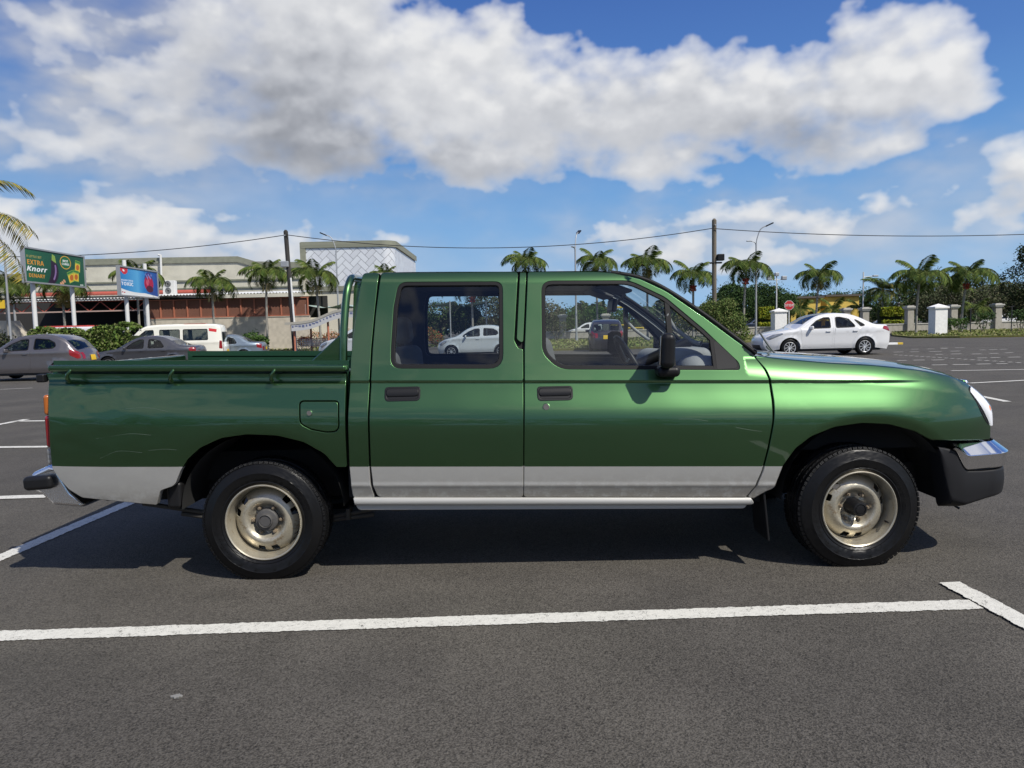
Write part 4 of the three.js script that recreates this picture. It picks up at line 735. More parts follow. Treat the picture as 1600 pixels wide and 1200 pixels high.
  if (spec.tailLamps) for (const [a, b] of [[-0.97, -spec.tailLamps[2]], [spec.tailLamps[2], 0.97]]) mesh('tail_light', strip(spec.tailLamps[0], spec.tailLamps[1], 0.007, a, b), M.redLens, t);
  if (spec.plate) { mesh('number_plate', strip(spec.plate[0], spec.plate[1], 0.02, -0.28, 0.28), M.plateYellow, t); }
  mesh('interior', [box(0.6, L - 0.5, sill, sill + 0.1, -hw + 0.1, hw - 0.1), ...(spec.seats ?? [L * 0.5, L * 0.72]).flatMap((x) => [-1, 1].flatMap((s) => [move(rbox(-0.07, 0.07, 0, 0.55, -0.23, 0.23, 0.05, 2).rotateZ(-0.2), x, 0.5, s * 0.36), move(rbox(-0.05, 0.05, 0, 0.2, -0.12, 0.12, 0.04, 2), x + 0.16, 1.07 - (H < 1.5 ? 0.06 : 0), s * 0.36)])), box(L * 0.28, L * 0.36, 0.5, belt + 0.01, -hw + 0.12, hw - 0.12)], M.carSeat, t);
  mesh('underbody', [box(0.35, L - 0.35, sill - 0.03, sill + 0.02, -hw + 0.14, hw - 0.14)], M.under, t);
  return { t, zf, strip };
}
const SEDAN = { L: 4.40, W: 1.70, sill: 0.20, belt: 0.92, R: 0.305, wheels: [0.86, 3.46], spokes: 9,
  top: [[0.16, 0.20], [0.03, 0.33], [0.0, 0.52], [0.07, 0.68], [0.35, 0.80], [0.80, 0.905], [1.12, 0.965], [1.45, 1.17], [1.82, 1.37], [2.15, 1.445], [2.55, 1.46], [2.95, 1.425], [3.30, 1.31], [3.62, 1.15], [3.82, 1.065], [4.10, 1.04], [4.30, 1.02], [4.37, 0.92], [4.40, 0.70], [4.38, 0.45], [4.30, 0.20]],
  doors: [{ loop: [[1.27, 0.30], [2.30, 0.27], [2.36, 0.9], [2.36, 1.36], [2.0, 1.36], [1.72, 1.24], [1.24, 0.93]], win: [[1.46, 0.955], [2.27, 0.965], [2.27, 1.325], [2.06, 1.325], [1.80, 1.22]] }, { loop: [[2.37, 0.27], [2.96, 0.30], [3.08, 0.55], [3.30, 0.9], [3.22, 1.05], [2.95, 1.33], [2.60, 1.385], [2.44, 1.38]], win: [[2.45, 0.965], [3.16, 0.98], [2.92, 1.26], [2.62, 1.335], [2.47, 1.33]] }],
  panes: [[[3.31, 1.0], [3.48, 1.03], [3.22, 1.20], [3.11, 1.245]]], screen: [0.335, 0.462], rearScreen: [0.615, 0.715], lampFront: [[0.06, 0.66], [0.20, 0.60], [0.62, 0.78], [0.60, 0.82], [0.30, 0.775]], lampRear: [[4.08, 0.90], [4.30, 0.84], [4.39, 0.80], [4.35, 0.98], [4.16, 1.0]], grille: [0.02, 0.075], tailLamps: [0.865, 0.905, 0.62], plate: [0.90, 0.93] };
const OLDSEDAN = { ...SEDAN, L: 4.35, R: 0.30, wheels: [0.84, 3.42], spokes: 8, belt: 0.88,
  top: [[0.14, 0.22], [0.02, 0.35], [0.0, 0.52], [0.05, 0.66], [0.35, 0.76], [0.90, 0.86], [1.20, 0.91], [1.55, 1.12], [1.92, 1.32], [2.2, 1.395], [2.6, 1.41], [2.95, 1.38], [3.25, 1.27], [3.60, 1.06], [3.80, 1.0], [4.10, 0.985], [4.26, 0.96], [4.32, 0.86], [4.35, 0.66], [4.33, 0.45], [4.26, 0.22]],
  doors: [{ loop: [[1.25, 0.30], [2.30, 0.27], [2.36, 0.86], [2.36, 1.31], [2.05, 1.31], [1.78, 1.18], [1.28, 0.88]], win: [[1.50, 0.91], [2.27, 0.92], [2.27, 1.275], [2.10, 1.275], [1.86, 1.17]] }, { loop: [[2.37, 0.27], [2.92, 0.30], [3.04, 0.55], [3.26, 0.86], [3.18, 1.0], [2.95, 1.28], [2.60, 1.335], [2.44, 1.33]], win: [[2.45, 0.92], [3.12, 0.94], [2.92, 1.21], [2.62, 1.285], [2.47, 1.28]] }], panes: [],
  lampFront: [[0.05, 0.56], [0.16, 0.54], [0.40, 0.62], [0.40, 0.70], [0.16, 0.68]], lampRear: [[4.10, 0.72], [4.33, 0.66], [4.31, 0.90], [4.16, 0.93], [4.06, 0.88]], tailLamps: [0.875, 0.92, 0.60], plate: [0.885, 0.915] };
const HATCH = { L: 3.72, W: 1.66, sill: 0.20, belt: 0.96, R: 0.30, wheels: [0.66, 3.08], spokes: 7, lean: 0.33, nose: 0.26, seats: [1.9, 2.6],
  top: [[0.12, 0.2], [0.01, 0.35], [0.0, 0.55], [0.10, 0.74], [0.45, 0.90], [0.85, 1.0], [1.10, 1.12], [1.45, 1.36], [1.80, 1.49], [2.2, 1.54], [2.65, 1.53], [3.0, 1.46], [3.25, 1.32], [3.48, 1.08], [3.60, 0.96], [3.69, 0.80], [3.72, 0.60], [3.70, 0.42], [3.62, 0.2]],
  doors: [{ loop: [[1.06, 0.30], [2.08, 0.27], [2.14, 0.6], [2.14, 1.44], [1.80, 1.42], [1.44, 1.26], [1.06, 0.98]], win: [[1.14, 1.0], [2.06, 1.03], [2.06, 1.395], [1.82, 1.375], [1.50, 1.24]] }],
  panes: [[[2.24, 1.04], [2.86, 1.07], [2.97, 1.14], [2.92, 1.26], [2.72, 1.37], [2.26, 1.41]]], screen: [0.27, 0.415], rearScreen: [0.665, 0.765], lampFront: [[0.06, 0.66], [0.2, 0.6], [0.42, 0.74], [0.46, 0.86], [0.26, 0.80]], lampRear: [[3.40, 0.82], [3.60, 0.70], [3.69, 0.72], [3.64, 0.92], [3.48, 1.02], [3.38, 1.0]], tailLamps: [0.80, 0.865, 0.74], plate: [0.835, 0.88] };
const VAN = { L: 4.70, W: 1.69, sill: 0.24, belt: 1.12, R: 0.31, wheels: [0.62, 3.19], spokes: 6, lean: 0.13, nose: 0.10, seats: [1.1, 2.2, 3.2, 4.1],
  top: [[0.10, 0.24], [0.0, 0.4], [0.0, 0.75], [0.06, 0.98], [0.22, 1.12], [0.55, 1.46], [0.88, 1.77], [1.15, 1.90], [1.6, 1.96], [2.6, 1.98], [3.9, 1.97], [4.40, 1.94], [4.56, 1.86], [4.63, 1.6], [4.66, 1.2], [4.69, 0.8], [4.70, 0.5], [4.66, 0.24]],
  doors: [{ loop: [[1.03, 0.32], [1.62, 0.30], [1.66, 1.1], [1.60, 1.82], [1.08, 1.78], [0.62, 1.42], [0.52, 1.0], [0.80, 0.72]], win: [[0.66, 1.16], [1.52, 1.18], [1.48, 1.72], [1.12, 1.70], [0.80, 1.44]] }, { loop: [[1.68, 0.30], [2.74, 0.30], [2.78, 1.1], [2.76, 1.82], [1.66, 1.82]], win: [[1.78, 1.18], [2.70, 1.18], [2.70, 1.72], [1.76, 1.72]] }],
  panes: [[[2.86, 1.18], [4.02, 1.18], [4.00, 1.72], [2.86, 1.72]]], screen: [0.205, 0.335], rearScreen: [0.77, 0.845], lampFront: [[0.02, 0.80], [0.2, 0.8], [0.4, 1.0], [0.34, 1.08], [0.1, 1.0]], lampRear: [[4.52, 0.75], [4.68, 0.72], [4.66, 1.12], [4.56, 1.14]], tailLamps: [0.86, 0.92, 0.90], plate: [0.905, 0.93] };

// ------------------------------------------------ plants
M.leaf = phys(1, 1, 1, 0.8, { vertexColors: true, transmission: 0.2, thickness: 0, specularIntensity: 0.25 });
M.bark = grain(0.20, 0.17, 0.14, 0.5, 0.95, 0.7, 40, 0.02); M.palmBark = grain(0.30, 0.285, 0.25, 0.5, 0.9, 0.9, 44, 0.01);
function leafCloud(n, sample, size, tones, seed, flat = 0.3) {   // n leaves: sample(R) -> [x, y, z, tone shift]
  const R = mulberry(seed), P = [], N = [], C = [], q = new THREE.Quaternion(), e = new THREE.Euler(), v = V3(0, 0, 0);
  for (let i = 0; i < n; i++) {
    const [x, y, z, d = 0] = sample(R), s = size * (0.6 + 0.8 * R()); e.set((R() - 0.5) * 2.6, R() * 6.28, (R() - 0.5) * 2.6); q.setFromEuler(e);
    const c = tones[floor(R() * tones.length)], k = (0.75 + 0.5 * R()) * (1 + d);
    const put = (a, b, h) => { v.set(a * s, h * s, b * s).applyQuaternion(q); P.push(x + v.x, y + v.y, z + v.z); C.push(c[0] * k, c[1] * k, c[2] * k); };
    put(-0.5, 0, 0); put(0, 0.28, flat * 0.4); put(0, -0.28, flat * 0.4); put(0, 0.28, flat * 0.4); put(0.5, 0, 0); put(0, -0.28, flat * 0.4);
  }
  const g = new THREE.BufferGeometry(); g.setAttribute('position', new THREE.Float32BufferAttribute(P, 3)); g.setAttribute('color', new THREE.Float32BufferAttribute(C, 3)); g.computeVertexNormals(); return g;
}
const blobs = (list) => (R) => { const b = list[floor(R() * list.length)]; let x, y, z, l; do { x = R() * 2 - 1; y = R() * 2 - 1; z = R() * 2 - 1; l = x * x + y * y + z * z; } while (l > 1 || l < 0.12 * R()); const k = pow(l, -0.22) * (R() < 0.22 ? 1 + 0.42 * R() : 1); return [b[0] + x * k * b[3], b[1] + y * k * b[3] * (b[4] ?? 0.8), b[2] + z * k * b[3], b[5] ?? 0]; };
const DARK = [[0.030, 0.062, 0.016], [0.042, 0.085, 0.022], [0.026, 0.05, 0.016], [0.06, 0.105, 0.03]], MID = [[0.05, 0.10, 0.02], [0.075, 0.14, 0.03], [0.04, 0.085, 0.02], [0.10, 0.16, 0.04]], LIME = [[0.19, 0.22, 0.015], [0.26, 0.28, 0.02], [0.11, 0.17, 0.02], [0.32, 0.31, 0.03]], GREY = [[0.11, 0.12, 0.06], [0.08, 0.10, 0.045], [0.15, 0.14, 0.085], [0.06, 0.08, 0.035]];
function tree(label, pos, h, list, n, size, tones, seed, group, name = 'tree', category = 'tree') {
  const t = thing(name, label, category, pos, 0, group), R = mulberry(seed), limbs = [];
  const fork = h * 0.4; limbs.push(rod([0, -0.1, 0], [0.05 * h * (R() - 0.5), fork, 0], h * 0.035, h * 0.024, 9));
  for (const b of list) limbs.push(tube([[0, fork * 0.9, 0], [b[0] * 0.4, mix(fork, b[1], 0.55), b[2] * 0.4], [b[0], b[1], b[2]]], h * 0.011, 8, 5));
  mesh('trunk', limbs, M.bark, t); mesh('crown', leafCloud(n, blobs(list), size, tones, seed + 1), M.leaf, t); return t;
}
function bush(name, label, category, pos, list, n, size, tones, seed, group) {
  const t = thing(name, label, category, pos, 0, group); mesh('stem', list.map((b) => tube([[b[0] * 0.2, 0, b[2] * 0.2], [b[0] * 0.6, b[1] * 0.5, b[2] * 0.6], [b[0], b[1], b[2]]], 0.025, 6, 5)), M.bark, t);
  mesh('foliage', leafCloud(n, blobs(list), size, tones, seed), M.leaf, t); return t;
}
// Feather palms: arching fronds of narrow leaflets, a few shapes shared by all palms.
function frondGeo(seed, len, droop, tones, leaflets = 58, wid = 0.62) {
  const R = mulberry(seed), P = [], C = [], up = 0.9, path = (t) => { const a = up - droop * t * (1 + 0.5 * t); return a; };
  let x = 0, y = 0; const spine = [[0, 0, up]]; const n = 26; for (let i = 1; i <= n; i++) { const a = path(i / n); x += cos(a) * len / n; y += sin(a) * len / n; spine.push([x, y, a]); }
  const tri = (a, b, c, col) => { P.push(...a, ...b, ...c); for (let i = 0; i < 3; i++) C.push(...col); };
  for (let i = 0; i < n; i++) { const w = 0.024 * (1 - i / n) + 0.004, a = spine[i], b = spine[i + 1], col = [0.15, 0.17, 0.05]; tri([a[0], a[1], -w], [b[0], b[1], -w], [b[0], b[1], w], col); tri([a[0], a[1], -w], [b[0], b[1], w], [a[0], a[1], w], col); tri([a[0], a[1] - w, 0], [b[0], b[1] - w, 0], [b[0], b[1], w], col); }
  for (let i = 0; i < leaflets; i++) {
    const t = 0.14 + 0.86 * i / (leaflets - 1), f = min(n - 1, t * n - 1e-6), k = floor(f), a = spine[k], b = spine[k + 1], q = f - k, px = mix(a[0], b[0], q), py = mix(a[1], b[1], q), an = mix(a[2], b[2], q);
    for (const s of [1, -1]) {
      const l = len * wid * 0.55 * pow(sin(PI * clamp(0.10 + 0.86 * t)), 0.6) * (0.85 + 0.3 * R()), fw = 0.55 + 0.25 * R(), lift = 0.45 - 0.3 * R() - 0.5 * t, w = 0.022 + 0.010 * R();
      const c0 = tones[floor(R() * tones.length)], kk = 0.75 + 0.5 * R(), col = c0.map((v) => v * kk), dir = (u) => { const side = sin(1.0) * l * u, fwd = l * u * fw * 0.6, dn = l * u * lift * 0.5 - l * 0.55 * u * u; return [px + cos(an) * fwd - sin(an) * dn * 0.3, py + sin(an) * fwd + dn, s * side]; };
      const p0 = dir(0), p1 = dir(0.5), p2 = dir(1), wx = cos(an) * w, wy = sin(an) * w;
      tri(p0, [p1[0] + wx, p1[1] + wy, p1[2]], [p1[0] - wx, p1[1] - wy, p1[2]], col); tri([p1[0] + wx, p1[1] + wy, p1[2]], p2, [p1[0] - wx, p1[1] - wy, p1[2]], col);
    }
  }
  const g = new THREE.BufferGeometry(); g.setAttribute('position', new THREE.Float32BufferAttribute(P, 3)); g.setAttribute('color', new THREE.Float32BufferAttribute(C, 3)); g.computeVertexNormals(); return g;
}
const PALM = [[0.060, 0.100, 0.018], [0.085, 0.130, 0.024], [0.042, 0.072, 0.016], [0.15, 0.18, 0.04]], DRY = [[0.32, 0.24, 0.08], [0.24, 0.20, 0.06], [0.16, 0.17, 0.05], [0.38, 0.30, 0.12]];
const FRONDS = [frondGeo(1, 2.35, 1.35, PALM), frondGeo(2, 2.5, 1.75, PALM), frondGeo(3, 2.3, 2.15, PALM), frondGeo(4, 1.9, 0.8, PALM)], DRYFRONDS = [frondGeo(5, 1.9, 1.9, DRY, 26)];
M.fruit = std(0.36, 0.045, 0.03, 0.6); M.shaft = std(0.12, 0.16, 0.06, 0.6);
const fruitGeo = merge((() => { const R = mulberry(90), l = []; for (let i = 0; i < 46; i++) { const a = R() * 6.28, r = 0.17 * sqrt(R()); l.push(move(new THREE.IcosahedronGeometry(0.035 + 0.02 * R(), 1), r * cos(a), -0.34 * R() - 0.1 * r, r * sin(a))); } return l; })());
const tuftGeo = merge(Array.from({ length: 18 }, (_, i) => { const a = i * 2.4, r = 0.2 + 0.02 * (i % 7); return tube([[0, 0, 0], [r * cos(a) * 0.7, -0.05, r * sin(a) * 0.7], [r * cos(a), -0.45 - 0.02 * (i % 5), r * sin(a)]], 0.012, 5, 4); }));
M.tuft = std(0.42, 0.34, 0.15, 0.8);
function palm(label, pos, h, { crown = 1, n = 20, lean = [0, 0], seed = 1, fruit, tuft, dry = 0, group = 'feather palms round the car park' } = {}) {
  const t = thing('palm_tree', label, 'palm tree', pos, 0, group), R = mulberry(seed * 31 + 7), tx = lean[0], tz = lean[1];
  const c = (k) => [tx * k * k, h * k, tz * k * k];
  mesh('trunk', [tube([[0, -0.1, 0], c(0.35), c(0.7), c(0.9)], 0.085, 20, 9), rod([0, -0.1, 0], [0, 0.4, 0], 0.15, 0.09, 10)], M.palmBark, t);
  mesh('crown_shaft', rod(c(0.89), c(1), 0.095, 0.06, 9), M.shaft, t);
  const top = c(1);
  for (let i = 0; i < n + dry; i++) {
    const d = i >= n, g = d ? DRYFRONDS[0] : FRONDS[i < 3 ? 3 : i % 3], m = mesh('frond', g, M.leaf, t);
    m.position.set(...top); m.rotation.order = 'YXZ'; m.rotation.y = i * 2.399 + R() * 0.5; m.rotation.z = d ? -1.4 - 0.4 * R() : i < 3 ? 0.35 + 0.2 * R() : 0.25 - 0.6 * (i / n) + 0.25 * R(); m.scale.setScalar(crown * (0.85 + 0.3 * R()));
  }
  if (fruit) { const m = mesh('fruit_cluster', fruitGeo, M.fruit, t); m.position.set(...c(0.885)); m.scale.setScalar(1.25); }
  if (tuft) { const m = mesh('flower_stalks', tuftGeo, M.tuft, t); m.position.set(...c(0.89)); m.scale.setScalar(1.3); }
  return t;
}
function lamp(label, x, z, h, turn, arms = 2, group = 'street lamps round the car park') {
  const t = thing('street_lamp', label, 'street lamp', [x, gy(x, z), z], turn, group), hb = h - 1.3;
  mesh('pole', [rod([0, 0, 0], [0, hb, 0], 0.085, 0.055, 10), rod([0, 0, 0], [0, 0.5, 0], 0.12, 0.11, 10)], M.galv, t);
  mesh('arm', tube([[0, hb - 0.1, 0], [0.08, hb + 0.35, 0], [0.35, h - 0.28, 0], [0.85, h, 0]], 0.04, 14, 8), M.galv, t);
  mesh('lamp_head', [move(new RoundedBoxGeometry(0.62, 0.10, 0.26, 3, 0.04).rotateZ(0.42), 1.02, h + 0.05, 0)], M.blackPlastic, t);
  if (arms > 1) { mesh('arm', tube([[0, hb - 0.25, 0], [-0.12, hb + 0.02, 0], [-0.42, hb + 0.12, 0]], 0.03, 10, 6), M.galv, t); mesh('lamp_head', move(new RoundedBoxGeometry(0.4, 0.07, 0.2, 2, 0.03), -0.55, hb + 0.13, 0), M.galv, t); }
  return t;
}
// ---------------------------------------------------------------- verges, shops on the left
M.grassTop = std(0.15, 0.17, 0.06, 1, { map: dataTex(256, 256, (() => { const a = tileNoise(64, 70), b = tileNoise(256, 71); return (x, y) => { const k = 0.55 + 0.5 * a(x / 4, y / 4) * b(x, y) + 0.25 * b(x, y), d = a(x / 4 + 30, y / 4); return [k * (0.85 + 0.45 * d), k, k * 0.75]; }; })(), true) });
M.grassTop.map.repeat.set(0.4, 0.4);
function verge(pts, seed, n, lo = 0) {
  const sh = new THREE.Shape(pts.map(([x, z]) => new THREE.Vector2(x, -z))), g = new THREE.ExtrudeGeometry(sh, { depth: 0.16, bevelEnabled: false }).rotateX(-PI / 2).translate(0, lo - 0.06, 0);
  structure('grass_verge', g, M.grassTop);
  const xs = pts.map((p) => p[0]), zs = pts.map((p) => p[1]), x0 = min(...xs), x1 = max(...xs), z0 = min(...zs), z1 = max(...zs);
  const inside = (x, z) => { let c = false; for (let i = 0, j = pts.length - 1; i < pts.length; j = i++) if ((pts[i][1] > z) !== (pts[j][1] > z) && x < (pts[j][0] - pts[i][0]) * (z - pts[i][1]) / (pts[j][1] - pts[i][1]) + pts[i][0]) c = !c; return c; };
  const m = mesh('grass', leafCloud(n, (R) => { let x, z; do { x = mix(x0, x1, R()); z = mix(z0, z1, R()); } while (!inside(x, z)); return [x, lo + 0.10 + 0.09 * R(), z, 0.3 * (R() - 0.5)]; }, 0.16, [[0.16, 0.20, 0.05], [0.22, 0.23, 0.08], [0.13, 0.16, 0.04], [0.28, 0.26, 0.12]], seed, 0.4), M.leaf);
  m.userData.kind = 'stuff'; m.userData.label = 'short patchy grass growing on the verge below the boundary wall';
}
verge([[-32, -50], [-5, -50], [-5, -57.5], [-32, -57.5]], 300, 3000, -0.22);
verge([...[[1.077, -32.414], [6.567, -32.598], [11.437, -34.737], [15.205, -41.029], [21.525, -55.462]], [25.2, -57.6], [1.4, -57.6]], 301, 9000);
verge([...[[27.055, -47.095], [25.02, -40.873], [26.958, -39.164], [32.761, -37.73]], [56, -57.6], [32.5, -57.6]], 302, 7000);

M.beigeWall = grain(0.60, 0.57, 0.47, 0.16, 0.9, 0.12, 80); M.olive = grain(0.235, 0.24, 0.185, 0.2, 0.9, 0.2, 84); M.lowWall = grain(0.57, 0.51, 0.42, 0.2, 0.92, 0.3, 88, 0.004);
M.cladding = phys(0.70, 0.71, 0.73, 0.4, { metalness: 0.2 }); M.joint = std(0.25, 0.255, 0.26, 0.8);
{
  const t = thing('supermarket_building', 'long beige flat roofed shop building with olive parapet band behind the canopy', 'building'), Z = -74;
  const top = [[-72.436, 8.269], [-48.298, 8.066], [-48.196, 9.49], [-37.368, 9.484], [-29.01, 9.432], [-27.12, 8.847], [-22.191, 8.668]];
  const poly = (pts, y0) => new THREE.Shape([...pts.map((p) => new THREE.Vector2(...p)), new THREE.Vector2(pts[pts.length - 1][0], y0), new THREE.Vector2(pts[0][0], y0)]);
  mesh('wall', uvBox(new THREE.ExtrudeGeometry(poly(top, -0.4), { depth: 26, bevelEnabled: false }).translate(0, 0, Z - 26)), M.beigeWall, t);
  const band = []; for (let i = 0; i + 1 < top.length; i++) { const [a, b] = [top[i], top[i + 1]]; if (abs(b[0] - a[0]) > 0.3) band.push(uvBox(new THREE.ExtrudeGeometry(new THREE.Shape([a, b, [b[0], b[1] - 0.62], [a[0], a[1] - 0.62]].map((p) => new THREE.Vector2(p[0], p[1] + 0.06))), { depth: 0.25, bevelEnabled: false }).translate(0, 0, Z - 0.1))); }
  mesh('parapet', band, M.olive, t);
  for (const v of [440, 452]) { const y = 6.929 - (v - 440) * 0.0693; mesh('ledge', wbox(top[0][0], top[6][0], y, y + 0.16, Z, Z + 0.14), M.olive, t); }
  mesh('vent_pipe', [rod([-37.149, 7.65, -73.6], [-37.087, 9.811, -73.6], 0.12, 0.12, 8), rod([-37.091, 9.744, -73.6], [-37.359, 9.817, -73.6], 0.1, 0.1, 8)], M.whitePost, t);
}
{
  // the taller corner block, clad in herringbone metal panels, rounded at its corner
  const t = thing('clad_corner_block', 'tall grey corner block clad in silver herringbone metal panels under olive cornice', 'building'), Z = -76;
  const xl = -22.788, xr = -13.996, r = 1.3, yT = 11.027, yB = 6.189, zb = -94, len = xr - xl;
  // path along the front and round the corner to the receding side
  const arc = r * PI / 2, at = (s) => (s < len ? [xl + s, Z, 0] : s < len + arc ? (() => { const a = (s - len) / r; return [xr + r * sin(a), Z - r + r * cos(a), a]; })() : [xr + r, Z - r - (s - len - arc), PI / 2]);
  const total = len + arc + 17, wallG = (y0, y1, off) => { const S = [0, len, ...Array.from({ length: 8 }, (_, i) => len + arc * (i + 1) / 8), total]; return grid((u, v) => { const s = S[Math.round(u * (S.length - 1))], [x, z, a] = at(s); return [x + off * sin(a), mix(y0, y1, v), z + off * cos(a)]; }, S.length - 1, 1); };
  mesh('wall', [wallG(-0.4, yT, 0), wbox(xl, xr + r - 0.02, yT - 0.3, yT - 0.02, zb, Z - r)], M.beigeWall, t);
  mesh('backing', wallG(yB, yT - 0.7, 0.03), M.joint, t);
  mesh('cornice', [wallG(yT - 0.62, yT + 0.05, 0.22), wallG(yB - 0.5, yB, 0.2), wbox(xl - 0.1, xl + 0.5, yB, yT, Z, Z + 0.2), wbox(xl, xr, yT + 0.03, yT + 0.05, zb, Z + 0.2)], M.olive, t);
  const w = 0.60, l = 1.20, x0 = 0.5, x1 = len + arc + 16.9, y0 = yB + 0.02, y1 = yT - 0.66, gap = 0.022, variants = [M.cladding, phys(0.66, 0.67, 0.69, 0.44, { metalness: 0.2 }), phys(0.74, 0.75, 0.76, 0.36, { metalness: 0.2 })], R = mulberry(4);
  const clipHalf = (p, f) => { const o = []; for (let i = 0; i < p.length; i++) { const a = p[i], b = p[(i + 1) % p.length], fa = f(a), fb = f(b); if (fa >= 0) o.push(a); if (fa * fb < 0) { const k = fa / (fa - fb); o.push([mix(a[0], b[0], k), mix(a[1], b[1], k)]); } } return o; };
  const c45 = Math.SQRT1_2; let count = 0, rest = [];
  for (let i = -40; i < 60; i++) for (let j = -40; j < 60; j++) for (const d of [0, 1]) {
    // herringbone lattice: a lying and a standing plank per cell
    const gx = i * w + j * 2 * l, gy2 = i * w;
    const q = d ? [[gx + l, gy2 - l + w], [gx + l + w, gy2 - l + w], [gx + l + w, gy2 + w], [gx + l, gy2 + w]] : [[gx, gy2], [gx + l, gy2], [gx + l, gy2 + w], [gx, gy2 + w]];
    let p = inset(ccw(q), gap).map(([a, b]) => [(a - b) * c45 + 4, (a + b) * c45 + 4]);
    for (const f of [(a) => a[0] - x0, (a) => x1 - a[0], (a) => a[1] - y0, (a) => y1 - a[1]]) { p = clipHalf(p, f); if (p.length < 3) break; }
    if (p.length < 3 || abs(area(p)) < 0.02) continue;
    const P = [], N = [], on = (o) => ([s, y]) => { const [x, z, a] = at(s); return [x + o * sin(a), y, z + o * cos(a), a]; }, front = p.map(on(0.07)), back = p.map(on(0.03));
    const put = (v) => { P.push(v[0], v[1], v[2]); N.push(sin(v[3]), 0, cos(v[3])); };
    const lo = min(...p.map((a) => a[0])), hi = max(...p.map((a) => a[0])), steps = hi < len || lo > len + arc ? 1 : 7;
    for (let e = 0; e < steps; e++) { let c = p; if (steps > 1) { c = clipHalf(c, (a) => a[0] - mix(lo, hi, e / steps)); if (c.length > 2) c = clipHalf(c, (a) => mix(lo, hi, (e + 1) / steps) - a[0]); } const f = c.map(on(0.07)); for (let k = 1; k + 1 < f.length; k++) [f[0], f[k], f[k + 1]].forEach(put); }
    for (let k = 0; k < p.length; k++) { const m = (k + 1) % p.length; [front[k], back[k], back[m], front[k], back[m], front[m]].forEach(put); }
    const g = new THREE.BufferGeometry(); g.setAttribute('position', new THREE.Float32BufferAttribute(P, 3)); g.setAttribute('normal', new THREE.Float32BufferAttribute(N, 3));
    const inView = p[0][0] < len + arc + 6 && count < 300;
    if (inView) { count++; mesh('panel', g, variants[floor(R() * 3)], t); } else rest.push(g);
  }
  if (rest.length) mesh('panel', rest, M.cladding, t).userData.kind = 'stuff';
}
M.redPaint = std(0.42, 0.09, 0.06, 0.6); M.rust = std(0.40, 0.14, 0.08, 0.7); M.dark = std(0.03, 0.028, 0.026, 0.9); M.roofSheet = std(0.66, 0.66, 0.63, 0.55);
{
  const t = thing('canopy_shed', 'open fronted shed with red steel truss under a white corrugated roof', 'shed'), Z = -54;
  const x0 = -45.465, x1 = -29.185, yr = 4.273;
  const corr = (xa, xb, y, zf, zb, rise) => grid((u, v) => [mix(xa, xb, u), y + 0.045 * sin(u * (xb - xa) * 24) + rise * v, mix(zf, zb, v)], Math.round((xb - xa) * 14), 1);
  mesh('roof', [corr(x0, x1, yr, Z + 0.5, Z - 16, 0.7), wbox(x0, x1, yr - 0.16, yr - 0.06, Z + 0.35, Z + 0.42)], M.roofSheet, t);
  const yt = yr - 0.22, yb = yr - 0.98, n = 9;
  mesh('truss_chord', [wbox(x0, x1, yt, yt + 0.1, Z - 0.05, Z + 0.05)], M.redPaint, t); mesh('truss_chord', [wbox(x0, x1, yb - 0.05, yb + 0.05, Z - 0.05, Z + 0.05)], std(0.45, 0.32, 0.28, 0.7), t);
  for (let i = 0; i < n; i++) { const a = mix(x0, x1, i / n), b = mix(x0, x1, (i + 0.5) / n), c = mix(x0, x1, (i + 1) / n); mesh('truss_brace', beam([a, yt, Z], [b, yb, Z], 0.06, 0.06), M.redPaint, t); mesh('truss_brace', beam([b, yb, Z], [c, yt, Z], 0.06, 0.06), M.redPaint, t); }
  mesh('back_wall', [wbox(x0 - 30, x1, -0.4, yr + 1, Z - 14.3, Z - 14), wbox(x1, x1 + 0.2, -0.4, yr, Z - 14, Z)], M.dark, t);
  mesh('post', [rod([x1 - 0.1, -0.3, Z], [x1 - 0.1, yr, Z], 0.1), rod([-39.708, -0.3, Z], [-39.708, yr, Z], 0.1)], M.galv, t);
  mesh('side_ramp', uvBox(new THREE.ExtrudeGeometry(new THREE.Shape([[-43.975, 2.96], [-38.681, 2.841], [-37.588, .885], [-44.137, 1.033]].map((p) => new THREE.Vector2(...p))), { depth: 1, bevelEnabled: false }).translate(0, -0.2, -53)), M.lowWall, t);
  mesh('fascia', wbox(x0, -40.064, 3.657, 4.312, -53.5, -53.4), std(0.72, 0.48, 0.03, 0.6), t);
  mesh('gutter_pipe', rod([-41.725, 4.951, -58], [-25.529, 4.912, -58], 0.16, 0.16, 8), M.redPaint, t);
}
